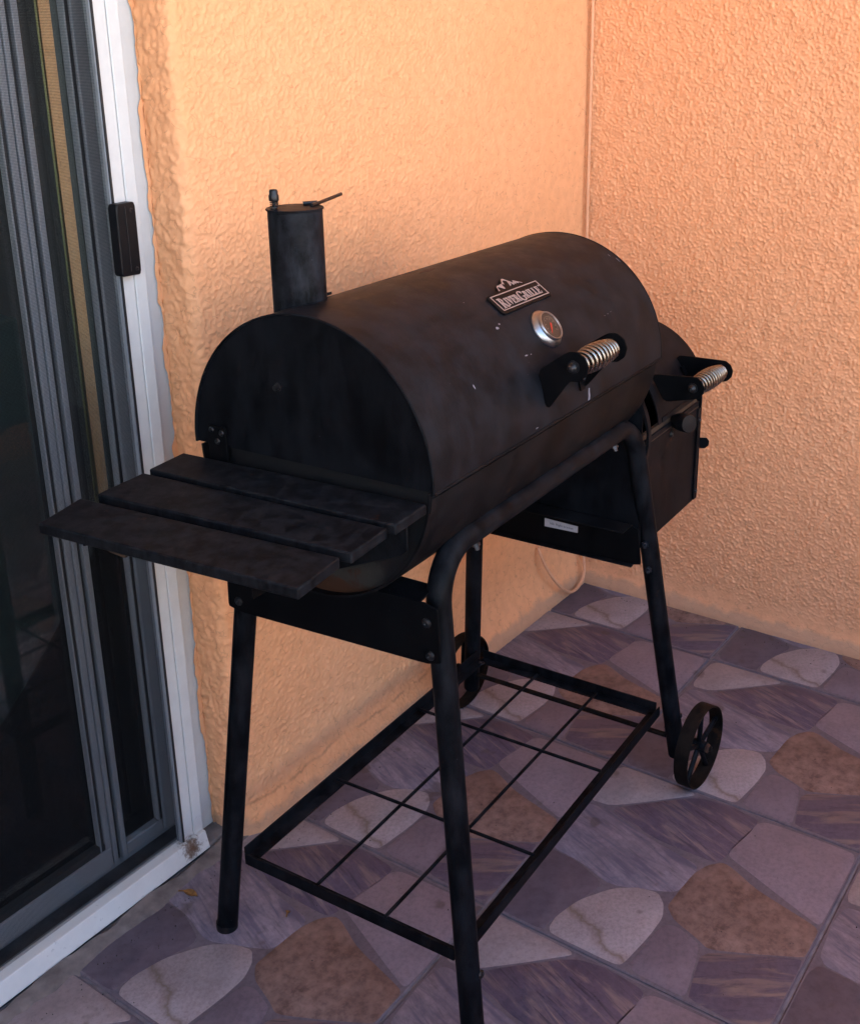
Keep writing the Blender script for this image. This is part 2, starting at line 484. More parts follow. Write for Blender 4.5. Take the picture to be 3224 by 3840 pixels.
def chaikin(poly, it=2, k=0.22):
    for _ in range(it):
        q = []
        for i in range(len(poly)):
            a, b = poly[i], poly[(i + 1) % len(poly)]
            q.append((a[0] * (1 - k) + b[0] * k, a[1] * (1 - k) + b[1] * k))
            q.append((a[0] * k + b[0] * (1 - k), a[1] * k + b[1] * (1 - k)))
        poly = q
    return poly

def tag(o, label=None, cat=None, group=None, kind=None):
    if label: o['label'] = label
    if cat: o['category'] = cat
    if group: o['group'] = group
    o['kind'] = kind or 'thing'
    return o
def empty(name, loc=(0, 0, 0), rz=0.0, parent=None):
    o = bpy.data.objects.new(name, None)
    o.empty_display_size = 0.05
    COL.objects.link(o)
    o.location = loc; o.rotation_euler = (0, 0, rz)
    if parent is not None: o.parent = parent
    return o

# vectorised gradient noise for the rendered (stucco) surfaces
def gnoise(x, y, seed=0):
    r = np.random.default_rng(seed)
    perm = r.permutation(512)
    ang = r.random(512) * 2 * np.pi
    xi = np.floor(x).astype(int); yi = np.floor(y).astype(int)
    xf = x - xi; yf = y - yi
    def grad(ix, iy, dx, dy):
        h = perm[(perm[ix & 511] + iy) & 511]
        return np.cos(ang[h]) * dx + np.sin(ang[h]) * dy
    u = xf * xf * xf * (xf * (xf * 6 - 15) + 10); v = yf * yf * yf * (yf * (yf * 6 - 15) + 10)
    n00 = grad(xi, yi, xf, yf); n10 = grad(xi + 1, yi, xf - 1, yf)
    n01 = grad(xi, yi + 1, xf, yf - 1); n11 = grad(xi + 1, yi + 1, xf - 1, yf - 1)
    return (n00 * (1 - u) + n10 * u) * (1 - v) + (n01 * (1 - u) + n11 * u) * v
def sstep(a, b, x):
    t_ = np.clip((x - a) / (b - a), 0, 1)
    return t_ * t_ * (3 - 2 * t_)

def grid_object(name, X, Y, Z, mat, parent):
    nr, nc = X.shape
    co = np.stack([X, Y, Z], -1).reshape(-1, 3).astype(np.float32)
    idx = np.arange(nr * nc).reshape(nr, nc)
    f = np.stack([idx[:-1, :-1], idx[:-1, 1:], idx[1:, 1:], idx[1:, :-1]], -1).reshape(-1, 4)
    me = bpy.data.meshes.new(name)
    me.vertices.add(len(co)); me.vertices.foreach_set('co', co.ravel())
    me.loops.add(f.size); me.loops.foreach_set('vertex_index', f.ravel().astype(np.int32))
    me.polygons.add(len(f)); me.polygons.foreach_set('loop_start', (np.arange(len(f)) * 4).astype(np.int32))
    me.polygons.foreach_set('loop_total', np.full(len(f), 4, np.int32))
    me.update(calc_edges=True)
    me.shade_smooth()
    me.materials.append(MATS[mat])
    o = bpy.data.objects.new(name, me)
    COL.objects.link(o)
    o.parent = parent
    return o

# ------------------------------------------------------------------ the setting: ground and floor
S = 0.45
TX, TY = -0.1788, -0.4304          # a grout crossing of the patio tiling
g = MB().box(-40, 40, -60, 40, -0.30, -0.03).build('ground', 'outdoor_paving', smooth=0)
tag(g, kind='structure')

floor = MB().box(-5.2, 0.25, -3.4, 0.03, -0.03, -0.0035).build('floor', 'grout', smooth=0)
tag(floor, kind='structure')

STONES = {
 'dark_wedge': [(0.713, 0.125), (0.8, 0.201), (0.962, 0.372), (0.984, 0.473), (0.969, 0.617), (0.891, 0.62), (0.789, 0.603), (0.683, 0.585), (0.653, 0.572), (0.652, 0.345), (0.683, 0.221)],
 'beige': [(0.985, 0.02), (0.985, 0.191), (0.984, 0.368), (0.89, 0.273), (0.733, 0.111), (0.723, 0.02)],
 'blue_streak': [(0.40, 0.03), (0.598, 0.018), (0.694, 0.033), (0.704, 0.116), (0.659, 0.232), (0.629, 0.356), (0.604, 0.52), (0.569, 0.531), (0.455, 0.522), (0.424, 0.502), (0.337, 0.308), (0.382, 0.182)],
 'light_mauve': [(0.939, 0.623), (0.972, 0.654), (0.980, 0.97), (0.942, 0.985), (0.574, 0.985), (0.557, 0.972), (0.667, 0.716), (0.72, 0.587)],
 'brown': [(0.353, 0.525), (0.406, 0.527), (0.543, 0.533), (0.623, 0.559), (0.665, 0.601), (0.656, 0.638), (0.597, 0.75), (0.543, 0.969), (0.524, 0.984), (0.41, 0.984), (0.388, 0.98), (0.316, 0.847), (0.249, 0.714), (0.275, 0.664), (0.308, 0.57)],
 'dark_plain': [(0.018, 0.018), (0.385, 0.018), (0.375, 0.16), (0.321, 0.288), (0.178, 0.245), (0.056, 0.218), (0.018, 0.222)],
 'white': [(0.043, 0.234), (0.102, 0.23), (0.201, 0.254), (0.323, 0.328), (0.376, 0.397), (0.391, 0.467), (0.352, 0.505), (0.292, 0.528), (0.193, 0.526), (0.031, 0.509), (0.019, 0.483), (0.019, 0.252)],
 'small_mauve': [(0.268, 0.556), (0.28, 0.591), (0.252, 0.674), (0.221, 0.687), (0.039, 0.728), (0.019, 0.721), (0.027, 0.529), (0.14, 0.541), (0.233, 0.545)],
 'dark_streak': [(0.221, 0.704), (0.302, 0.852), (0.375, 0.982), (0.337, 0.985), (0.025, 0.985), (0.018, 0.931), (0.024, 0.744), (0.059, 0.736)],
}
def stone_mesh(nm, poly):
    pl = chaikin(poly, 2, 0.15)
    pts = [(x * S, -y * S) for x, y in pl]
    cx = sum(p[0] for p in pts) / len(pts); cy = sum(p[1] for p in pts) / len(pts)
    n = len(pts)
    grown = []
    for x, y in pts:
        d = math.hypot(x - cx, y - cy); k = (d + 0.0016) / d
        grown.append((min(max(cx + (x - cx) * k, 0.0056), S - 0.0056), max(min(cy + (y - cy) * k, -0.0056), -S + 0.0056)))
    pts = grown
    m = MB()
    vs = [(x, y, -0.001) for x, y in pts] + [(x, y, 0.0001) for x, y in pts]
    inner = []
    for x, y in pts:
        d = math.hypot(x - cx, y - cy)
        k = (d - 0.0016) / d
        inner.append((cx + (x - cx) * k, cy + (y - cy) * k, 0.0006))
    vs += inner
    fs = []
    for i in range(n):
        j = (i + 1) % n
        fs.append((i, j, n + j, n + i)); fs.append((n + i, n + j, 2 * n + j, 2 * n + i))
    fs.append(tuple(range(2 * n, 3 * n)))
    m.add(vs, fs)
    return m.mesh('stone', 'stone_' + nm, smooth=60)
stone_meshes = [stone_mesh(k, v) for k, v in STONES.items()]
tm = MB(); e = 0.0028
tm.hexa([(e, -S + e, -0.012), (S - e, -S + e, -0.012), (S - e, -e, -0.012), (e, -e, -0.012)],
        [(e, -S + e, -0.0016), (S - e, -S + e, -0.0016), (S - e, -e, -0.0016), (e, -e, -0.0016)])
ins = e + 0.0018
tm.hexa([(e, -S + e, -0.00161), (S - e, -S + e, -0.00161), (S - e, -e, -0.00161), (e, -e, -0.00161)],
        [(ins, -S + ins, 0), (S - ins, -S + ins, 0), (S - ins, -ins, 0), (ins, -ins, 0)])
tile_me = tm.mesh('tile', 'tile_base', smooth=0)
for iy in range(0, 5):               # rows away from the house wall
    for ix in range(0, 6):           # along the house wall, from the corner
        t_ = bpy.data.objects.new('tile', tile_me)
        COL.objects.link(t_)
        t_.parent = floor
        t_.location = (TX - ix * S, TY + S - iy * S, random.uniform(-0.0005, 0.0004))
        t_.rotation_euler = (random.uniform(-.0012, .0012), random.uniform(-.0012, .0012), random.uniform(-.0012, .0012))
        for me in stone_meshes:
            s_ = bpy.data.objects.new('stone', me)
            COL.objects.link(s_)
            s_.parent = t_

# ------------------------------------------------------------------ walls
# house wall behind the grill; its face is y = 0, the reveal turns in to the door at x = -1.181
XR = -1.181
wall = empty('house_wall', (-0.6, 0.15, 0))
tag(wall, 'peach stucco wall behind the grill beside the glass door', 'wall')
wall_inv = Matrix.Translation((0.6, -0.15, 0))
def wobj(o, inv=wall_inv):
    o.matrix_parent_inverse = inv
    return o
wobj(MB().box(XR + 0.02, 0.3, 0.02, 0.30, -0.02, 2.7).build('core', 'stucco_peach', wall, smooth=0))
wobj(MB().box(XR + 0.02, 0.3, 0.001, 0.0195, 1.465, 2.7).build('upper_render', 'stucco_peach', wall, smooth=0))
step = 0.0022
s_rev = np.arange(-0.012, 0.078, step)            # along the reveal (incl. overlap on the door frame)
s_face = np.arange(0.0, 1.19, step)
zz = np.concatenate([np.arange(-0.006, 1.48, step)])
ns1, ns2 = len(s_rev), len(s_face)
sv = np.concatenate([s_rev, 0.078 + s_face])
Sg, Zg = np.meshgrid(sv, zz)
# plan profile: along the frame, round the inner corner, along the reveal, round the arris, along the face
rad = 0.016
def profile(s):
    x = np.empty_like(s); y = np.empty_like(s); nx = np.empty_like(s); ny = np.empty_like(s)
    a = s < 0
    x[a] = XR + s[a]; y[a] = 0.066; nx[a] = 0; ny[a] = -1
    s1 = 0.066 - rad
    b = (s >= 0) & (s < s1)
    x[b] = XR; y[b] = 0.066 - s[b]; nx[b] = -1; ny[b] = 0
    arc = rad * PI / 2
    c_ = (s >= s1) & (s < s1 + arc)
    th_ = (s[c_] - s1) / rad
    x[c_] = XR + rad - rad * np.cos(th_); y[c_] = rad - rad * np.sin(th_); nx[c_] = -np.cos(th_); ny[c_] = -np.sin(th_)
    d_ = s >= s1 + arc
    x[d_] = XR + rad + (s[d_] - s1 - arc); y[d_] = 0; nx[d_] = 0; ny[d_] = -1
    return x, y, nx, ny
Xp, Yp, NX, NY = profile(Sg)
wx = Sg + 0.004 * gnoise(Sg / 0.02, Zg / 0.02, 11); wz = Zg + 0.004 * gnoise(Sg / 0.02, Zg / 0.02, 12)
n1 = gnoise(wx / 0.0056, wz / 0.0049, 1); n2 = gnoise(wx / 0.0042, wz / 0.0039, 2); n3 = gnoise(wx / 0.034, wz / 0.03, 3)
n6 = gnoise(wx / 0.0088, wz / 0.0076, 7)
ff = 0.75 * n6 + 0.75 * n1 + 0.55 * n2
h_face = 0.0008 * sstep(-0.22, 0.24, ff) + 0.0015 * np.clip(ff + 0.05, 0, 0.75) + 0.0009 * n2 + 0.0010 * n3 + rng.normal(0, 0.00012, ff.shape)
n4 = gnoise(wx / 0.017, wz / 0.02, 4); n5 = gnoise(wx / 0.008, wz / 0.009, 5)
h_rev = 0.0022 * sstep(-0.2, 0.5, n4 + 0.4 * n5) + 0.0018 * n5 + 0.0009 * n2 + 0.0016 * n3
wrev = 1 - sstep(0.055, 0.090, Sg)
# calmer towards the corner of the two walls
calm = 1 - 0.55 * sstep(-0.80, -0.20, Xp) 
H = h_face * (1 - wrev) * calm + h_rev * wrev
H += 0.0018 * gnoise(Sg / 0.35, Zg / 0.3, 6) * (1 - wrev)
flare = 0.034 * np.exp(-(np.maximum(Zg, 0) / 0.060) ** 2) + 0.006 * sstep(0.10, 0.24, Zg) - 0.006
flare = flare * sstep(XR - 0.004, XR + 0.06, Xp)
paint = Sg < 0
X = Xp + NX * H; Y = Yp + NY * (H + flare)
# the paint laps raggedly over the door frame
lap = 0.003 + 0.0055 * sstep(-0.15, 0.35, gnoise(Zg / 0.045, Zg * 0 + 3.3, 8)) + 0.0028 * gnoise(Zg / 0.012, Zg * 0 + 1.7, 9)
X = np.where(paint, XR + np.clip(Sg / 0.012, -1, 0) * np.maximum(lap, 0.0015), X)
Y = np.where(paint, 0.066 - 0.0012 * np.cos(np.clip(-Sg / 0.012, 0, 1) * PI / 2) - 0.0004, Y)
first = np.argmin(np.abs(s_rev - 0.0))
wobj(grid_object('stucco_face', X, Y, Zg, 'stucco_peach', wall))

# side wall: face x = 0, runs towards the viewer
side = empty('side_wall', (0.15, -1.5, 0))
tag(side, 'rough peach stucco wall on the right side of the patio', 'wall')
side_inv = Matrix.Translation((-0.15, 1.5, 0))
wobj(MB().box(0.012, 0.3, -3.2, 0.019, -0.02, 2.7).build('core', 'stucco_peach_side', side, smooth=0), side_inv)
wobj(MB().box(0.0005, 0.0118, -3.2, 0.0, 1.465, 2.7).build('upper_render', 'stucco_peach_side', side, smooth=0), side_inv)
wobj(MB().box(0.0005, 0.0118, -3.2, -0.90, -0.02, 1.4645).build('lower_render', 'stucco_peach_side', side, smooth=0), side_inv)
yy = np.arange(-0.91, 0.012, 0.0019)
Yg, Zg2 = np.meshgrid(yy, np.arange(-0.006, 1.48, 0.0019))
wx = Yg + 0.0016 * gnoise(Yg / 0.007, Zg2 / 0.007, 21); wz = Zg2 + 0.0016 * gnoise(Yg / 0.007, Zg2 / 0.007, 22)
m1 = gnoise(wx / 0.0050, wz / 0.0058, 23); m2 = gnoise(wx / 0.0036, wz / 0.0040, 24); m3 = gnoise(wx / 0.06, wz / 0.06, 25)
rough_w = sstep(0.035, 0.10, Zg2 + 0.03 * m3) * 0.92 + 0.08
m4 = gnoise(wx / 0.0078, wz / 0.0092, 27); m5 = gnoise(wx / 0.024, wz / 0.03, 28)
ff2 = 0.75 * m4 + 0.8 * m1 + 0.7 * m2
Hs = (0.0036 * np.clip(ff2 + 0.10, 0, 0.9) + 0.0009 * m2 + 0.0014 * m5 + rng.normal(0, 0.00016, ff2.shape)) * rough_w + 0.0012 * m3
Hs += 0.0015 * gnoise(Yg / 0.4, Zg2 / 0.4, 26) + 0.010 * np.exp(-(np.maximum(Zg2, 0) / 0.03) ** 2)
wobj(grid_object('stucco_face', 0.0 - Hs + 0.002, Yg, Zg2, 'stucco_peach_side', side), side_inv)

# roof, low wall and end wall added out of view to block light; also the house front beyond the door
roof = MB().box(-5.5, 0.35, -1.9, 0.35, 2.72, 2.86).build('added_roof', 'added_roof_paint', smooth=0)
tag(roof, 'unseen flat pale roof added to block light from above', 'roof')
pp = MB().box(-5.04, -0.008, -1.90, -1.75, -0.02, 0.65).build('added_parapet', 'stucco_peach_side', smooth=0)
tag(pp, 'unseen low peach wall added to keep light off the floor', 'wall')
ew = MB().box(-5.3, -5.05, -1.74, -0.001, -0.02, 1.70).build('added_end_wall', 'stucco_peach_side', smooth=0)
tag(ew, 'unseen shoulder high peach wall added to cut light from the left', 'wall')
hl = MB().box(-5.3, -2.95, 0.0, 0.30, -0.02, 2.715).add([], []).build('house_wall', 'stucco_peach_side', smooth=0)
tag(hl, 'peach wall left of the sliding glass door', 'wall')
hd = MB().box(-2.945, XR + 0.019, 0.004, 0.30, 2.06, 2.715).build('door_lintel', 'stucco_peach_side', smooth=0)
tag(hd, 'peach wall strip above the sliding glass door', 'wall')

gw = MB().box(-9.0, 4.0, -5.45, -5.20, -0.03, 2.30).build('added_bounce_wall', 'bounce_render', smooth=0)  # sunlit wall added out of view to bounce light into the patio
tag(gw, 'unseen pale wall added across the yard to bounce sunlight', 'wall')

# painted-over cable in the corner, hooking out over the wall near the floor
cab = [(-0.010, -0.012, 1.72), (-0.008, -0.012, 1.3), (-0.010, -0.012, 0.9), (-0.008, -0.012, 0.5), (-0.010, -0.014, 0.14), (-0.013, -0.026, 0.075),
       (-0.03, -0.038, 0.042), (-0.055, -0.042, 0.022), (-0.085, -0.043, 0.017), (-0.112, -0.042, 0.024), (-0.140, -0.037, 0.045), (-0.165, -0.030, 0.075), (-0.185, -0.020, 0.112), (-0.196, -0.012, 0.145), (-0.198, -0.004, 0.165)]
def spline(pts, n=6):
    P = [Vector(p) for p in pts]; out = []
    for i in range(len(P) - 1):
        p0 = P[max(i - 1, 0)]; p1 = P[i]; p2 = P[i + 1]; p3 = P[min(i + 2, len(P) - 1)]
        for k in range(n):
            s = k / n
            out.append(0.5 * ((2 * p1) + (p2 - p0) * s + (2 * p0 - 5 * p1 + 4 * p2 - p3) * s * s + (3 * p1 - p0 - 3 * p2 + p3) * s ** 3))
    out.append(P[-1]); return out
cb = MB().tube(spline(cab), 0.0036, 8).build('wall_cable', 'cable_peach')
tag(cb, 'thin painted cable running down the wall corner and hooking near the floor', 'cable')

# ------------------------------------------------------------------ sliding door
ZT = 2.05
fr_ = empty('glass_door', (-1.9, 0.10, 0))
tag(fr_, 'white framed sliding glass door with grey stiles behind the screen', 'glass door')
inv = Matrix.Translation((1.9, -0.10, 0))
wobj(MB().box(-1.2205, XR + 0.012, 0.068, 0.17, -0.01, ZT).build('jamb', 'white_vinyl', fr_, 0.002), inv)
wobj(MB().box(-1.2262, -1.2210, 0.062, 0.17, -0.004, ZT).build('jamb_lip', 'white_vinyl', fr_, 0.001), inv)
wobj(MB().box(-2.94, -1.165, 0.05, 0.17, ZT + 0.001, ZT + 0.055).build('head', 'white_vinyl', fr_, 0.002), inv)
wobj(MB().box(-2.94, -2.90, 0.05, 0.17, 0.0, ZT).build('jamb', 'white_vinyl', fr_, 0.002), inv)
wobj(MB().hexa([(-2.9, 0.030, -0.012), (-1.2215, 0.030, -0.012), (-1.2215, 0.19, -0.012), (-2.9, 0.19, -0.012)],
          [(-2.9, 0.036, 0.010), (-1.2275, 0.036, 0.010), (-1.2275, 0.19, 0.010), (-2.9, 0.19, 0.010)]).build('sill', 'track_dark', fr_, 0.001), inv)
wobj(MB().box(-2.9, -1.228, 0.060, 0.066, 0.0105, 0.030).build('track_rail', 'aluminium_grey', fr_, 0.001), inv)
wobj(MB().box(-2.9, -1.228, 0.112, 0.118, 0.0105, 0.026).build('track_rail', 'aluminium_grey', fr_, 0.001), inv)
wobj(MB().lathe([(0.0, 0.004), (0.0035, 0.0035), (0.0055, 0.0015), (0.006, 0)], (-1.2175, 0.0675, 0.79), (0, -1, 0), 14).build('screw', 'bolt_steel', fr_), inv)
# rough mortar bed between the sill and the tiles
mm = MB()
xs = np.linspace(-2.9, -1.16, 120)
for i in range(len(xs) - 1):
    pass
prof = [(0.030, -0.004), (0.020, 0.006), (0.006, 0.0045), (-0.006, 0.0015), (-0.012, -0.003)]
vs = []
for i, x in enumerate(xs):
    for (yv, zv) in prof:
        j = 0.004 * math.sin(x * 37 + yv * 90) + random.uniform(-0.0025, 0.0025)
        vs.append((x, yv + j * (0.4 if yv > 0.02 else 1), zv + random.uniform(-0.0012, 0.0012)))
k = len(prof)
fs = [(i * k + a, (i + 1) * k + a, (i + 1) * k + a + 1, i * k + a + 1) for i in range(len(xs) - 1) for a in range(k - 1)]
vs2_ = [(-1.245, 0.029, -0.004), (-1.150, 0.029, -0.004), (-1.150, 0.072, -0.004), (-1.245, 0.072, -0.004)]
mo = MB().add(vs, fs).hexa(vs2_, [(x, y + (0.004 if y < 0.05 else 0), 0.0065) for x, y, _ in vs2_]).build('threshold_mortar', 'mortar')
tag(mo, kind='structure')

# screen door in front
sd_ = empty('screen_door', (-1.9, 0.045, 0))
tag(sd_, 'white framed insect screen door with black pull in front of glass', 'screen door')
inv = Matrix.Translation((1.9, -0.045, 0))
YS = 0.040
wobj(MB().box(-1.2475, -1.2272, YS, 0.060, 0.034, ZT - 0.01).build('stile', 'white_vinyl', sd_, 0.0015), inv)
wobj(MB().box(-1.2690, -1.2482, YS + 0.0012, 0.060, 0.034, ZT - 0.01).build('stile_face', 'white_vinyl', sd_, 0.0012), inv)
wobj(MB().hexa([(-2.9, 0.024, 0.003), (-1.2275, 0.026, 0.003), (-1.2275, 0.058, 0.003), (-2.9, 0.058, 0.003)],
               [(-2.9, 0.030, 0.040), (-1.2275, 0.034, 0.0335), (-1.2275, 0.058, 0.0335), (-2.9, 0.058, 0.040)]).build('bottom_rail', 'white_vinyl', sd_, 0.0015), inv)
wobj(MB().box(-2.9, -1.2272, YS, 0.060, ZT - 0.009, ZT).build('top_rail', 'white_vinyl', sd_, 0.001), inv)
wobj(MB().box(-1.2722, -1.2692, YS - 0.0008, 0.056, 0.036, ZT - 0.012).build('gasket', 'gasket_black', sd_), inv)
wobj(MB().box(-1.2745, -1.2724, YS + 0.001, 0.052, 0.036, ZT - 0.012).build('spline_cord', 'aluminium_grey', sd_), inv)
ms = MB().add([(-2.9, 0.0, 0), (-1.2745, 0.0, 0), (-1.2745, 0.0, ZT - 0.05), (-2.9, 0.0, ZT - 0.05)], [(0, 1, 2, 3)]).build('mesh_panel', 'insect_mesh', sd_, smooth=0)
ms.matrix_parent_inverse = inv
ms.location = (0, 0.046, 0.0405)
hb = MB().prism(chaikin([(-1.2835, 0.986), (-1.2500, 0.985), (-1.2495, 1.085), (-1.2825, 1.084)], 2, 0.06), lambda p: (p[0], YS - 0.001, p[1]), lambda p: (p[0] + 0.002, YS - 0.017, p[1])).build('pull_handle', 'black_plastic', sd_, 0.003, seg=3)
wobj(hb, inv)
wobj(MB().box(-1.2668, -1.2658, YS - 0.0182, YS - 0.0168, 0.992, 1.080).build('handle_ridge', 'gasket_black', sd_), inv)
for (hx, hz) in ((-1.2555, 1.074), (-1.2555, 0.994)):
    wobj(MB().lathe([(0.0032, 0), (0.0032, 0.0012), (0.002, 0.0014), (0.0015, 0.0004)], (hx, YS - 0.0165, hz), (0, -1, 0), 12).build('screw', 'dark_bolt', sd_), inv)

# glass doors behind the screen
gd = fr_
inv = Matrix.Translation((1.9, -0.10, 0))
wobj(MB().box(-1.2595, -1.2275, 0.098, 0.135, 0.028, ZT - 0.005).build('stile', 'aluminium_grey', gd, 0.003), inv)
wobj(MB().box(-1.2672, -1.2600, 0.102, 0.130, 0.050, ZT - 0.03).build('gasket', 'gasket_black', gd), inv)
wobj(MB().box(-1.2702, -1.2676, 0.098, 0.112, 0.052, ZT - 0.03).build('bead', 'aluminium_grey', gd, 0.001), inv)
def post(x0, x1, y0, y1, mat, nm, bev=0.0015):
    wobj(MB().box(x0, x1, y0, y1, 0.030, ZT - 0.02).build(nm, mat, gd, bev), inv)
post(-1.3500, -1.3400, 0.097, 0.112, 'aluminium_grey', 'stile')
post(-1.3585, -1.3505, 0.104, 0.112, 'room_dark', 'seal')
post(-1.3675, -1.3590, 0.096, 0.112, 'aluminium_grey', 'stile')
post(-1.3790, -1.3680, 0.099, 0.112, 'aluminium_grey', 'stile')
post(-1.3850, -1.3795, 0.102, 0.112, 'gasket_black', 'gasket', 0)
post(-1.3885, -1.3855, 0.099, 0.110, 'aluminium_grey', 'bead', 0.0008)
wobj(MB().box(-1.3390, -1.2605, 0.101, 0.130, 0.028, 0.050).build('bottom_rail', 'aluminium_grey', gd, 0.002), inv)
wobj(MB().box(-2.88, -1.3690, 0.0965, 0.130, 0.028, 0.066).build('bottom_rail', 'aluminium_grey', gd, 0.002), inv)
wobj(MB().box(-2.88, -1.3700, 0.1000, 0.128, 0.0665, 0.078).build('gasket', 'gasket_black', gd), inv)
wobj(MB().box(-1.3395, -1.2610, 0.114, 0.117, 0.0505, ZT - 0.03).build('pane', 'window_glass', gd), inv)
wobj(MB().box(-2.88, -1.3690, 0.1125, 0.1155, 0.0785, ZT - 0.03).build('pane', 'window_glass', gd), inv)

# the room behind the glass
rm = empty('room', (-1.9, 1.6, 0))
tag(rm, kind='structure')
inv = Matrix.Translation((1.9, -1.6, 0))
wobj(MB().box(-3.6, 0.25, 0.305, 3.4, -0.03, 0.0).build('room_floor', 'room_dark', rm, smooth=0), inv)
wobj(MB().box(-2.9, -1.17, 0.191, 0.3045, -0.03, 0.0).build('floor_edge', 'room_dark', rm, smooth=0), inv)
wobj(MB().box(-3.6, 0.25, 3.4, 3.5, 0, 2.7).build('back_wall', 'room_dark', rm, smooth=0), inv)
wobj(MB().box(0.25, 0.35, 0.301, 3.4, 0, 2.7).build('right_wall', 'room_dark', rm, smooth=0), inv)
wobj(MB().box(-3.6, 0.25, 0.301, 3.4, 2.7, 2.8).build('ceiling', 'room_dark', rm, smooth=0), inv)
cu = MB()
vs = []; nseg = 16
for i in range(nseg + 1):
    f = i / nseg
    vs.append((-1.137 + 0.055 * f, 0.345 + 0.008 * math.sin(f * 14), 0.004)); vs.append((-1.128 + 0.040 * f, 0.345 + 0.006 * math.sin(f * 14), 2.0))
vs2 = [(x, y + 0.004, z) for x, y, z in vs]
n_ = len(vs)
fs = [(2 * i, 2 * i + 2, 2 * i + 3, 2 * i + 1) for i in range(nseg)] + [(n_ + 2 * i, n_ + 2 * i + 1, n_ + 2 * i + 3, n_ + 2 * i + 2) for i in range(nseg)]
fs += [(0, 1, n_ + 1, n_), (2 * nseg, n_ + 2 * nseg, n_ + 2 * nseg + 1, 2 * nseg + 1)]
cu.add(vs + vs2, fs)
tag(cu.build('curtain', 'curtain_olive'), 'narrow olive curtain edge hanging behind the glass', 'curtain')
tc_ = MB().box(-2.2, -1.175, 0.440, 0.85, 0.0, 0.86).build('cabinet', 'cabinet_teal', None, 0.006)
tag(tc_, 'low dark teal cabinet inside behind the glass', 'cabinet')
def lump(name, c, r, mat, seed, label, cat):
    bm = bmesh.new()
    bmesh.ops.create_icosphere(bm, subdivisions=4, radius=1)
    rr_ = random.Random(seed); ph = [rr_.uniform(0, 6) for _ in range(6)]
    for v in bm.verts:
        n = v.co.normalized()
        k = 1 + 0.10 * math.sin(5 * n.x + ph[0]) * math.cos(4 * n.z + ph[1]) + 0.06 * math.sin(11 * n.z + ph[2]) * math.cos(9 * n.y + ph[3])
        v.co = Vector((n.x * r[0] * k, n.y * r[1] * k, max(n.z, -0.75) * r[2] * k))
    zmin = min(v.co.z for v in bm.verts)
    for v in bm.verts: v.co.z -= zmin
    me = bpy.data.meshes.new(name); bm.to_mesh(me); bm.free()
    me.materials.append(MATS[mat]); me.shade_smooth()
    o = bpy.data.objects.new(name, me); COL.objects.link(o); o.location = c
    return tag(o, label, cat)
lump('cloth_bundle', (-1.33, 0.60, 0.861), (0.14, 0.10, 0.13), 'cloth_lime', 3, 'lime green crumpled cloth bundle seen through the screen', 'cloth')
lump('cloth_bundle', (-1.225, 0.52, 0.861), (0.035, 0.06, 0.10), 'cloth_navy', 4, 'small navy cloth bundle seen through the screen', 'cloth')

# ------------------------------------------------------------------ the grill
GO = (-0.9851, -0.3322, 0.0); GTH = 0.0456
grill = empty('charcoal_grill', GO, GTH)
tag(grill, 'black barrel charcoal grill with chimney, side shelf and offset firebox on wheels', 'grill')
UL, UR, V0, ZC, R = -0.3618, 0.2930, -0.0072, 0.8118, 0.1803
def cyl(u, ang, rr=R, v0=V0, zc=ZC):   # ang from the front, upwards, degrees
    a = math.radians(ang)
    return (u, v0 - rr * math.cos(a), zc + rr * math.sin(a))

# legs: two bent tubes (front and back)
TR = 0.0158
zt = 0.698
def leg_frame(sv, zr):
    # sv = -1 front, +1 back; zr: height where the wheel-side leg ends
    FL = Vector((-0.3439, sv * 0.2219, 0.001)); FLt = Vector((-0.2996, sv * 0.1458, zt))
    FRt = Vector((0.2891, sv * 0.1458, zt)); FR0 = Vector((0.386, sv * 0.2244, 0.0))
    FR = FR0 + (FRt - FR0) * (zr / zt)
    path = fillet([FL, FLt, FRt, FR], 0.072, 12)
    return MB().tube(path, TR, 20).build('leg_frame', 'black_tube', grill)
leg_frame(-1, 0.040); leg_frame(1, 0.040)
for (lu, lv) in ((-0.3439, -0.2219), (-0.3439, 0.2219)):
    MB().lathe([(0.0150, 0.0), (0.0166, 0.0), (0.0166, 0.010), (0.0161, 0.012)], (lu, lv, 0.0), (0, 0, 1), 20, capped=True).build('leg_cap', 'black_plastic', grill)

# barrel body (lower half)
RB = 0.1735
def half_shell(u0, u1, a0, a1, r0, r1, n=48, v0=V0, zc=ZC):
    vs = []
    for i in range(n + 1):
        a = a0 + (a1 - a0) * i / n
        vs += [cyl(u0, a, r0, v0, zc), cyl(u1, a, r0, v0, zc), cyl(u1, a, r1, v0, zc), cyl(u0, a, r1, v0, zc)]
    fs = []
    for i in range(n):
        for j in range(4):
            k = (j + 1) % 4
            fs.append((4 * i + j, 4 * i + k, 4 * i + 4 + k, 4 * i + 4 + j))
    fs += [(3, 2, 1, 0), (4 * n, 4 * n + 1, 4 * n + 2, 4 * n + 3)]
    return MB().add(vs, fs)
def half_disc(u0, u1, a0, a1, rr, n=40, v0=V0, zc=ZC):
    pts = [cyl(0, a0 + (a1 - a0) * i / n, rr, v0, zc) for i in range(n + 1)]
    return MB().prism(pts, lambda p: (u0, p[1], p[2]), lambda p: (u1, p[1], p[2]))
body = half_shell(UL + 0.002, UR - 0.003, 182.2, 357.8, RB, RB - 0.003).build('barrel_body', 'black_body', grill)
half_disc(UL + 0.011, UL + 0.014, 182.0, 358.0, RB - 0.0032).build('body_end', 'body_end_worn', body)
half_disc(UR - 0.016, UR - 0.013, 182.0, 358.0, RB - 0.0032).build('body_end', 'black_end', body)
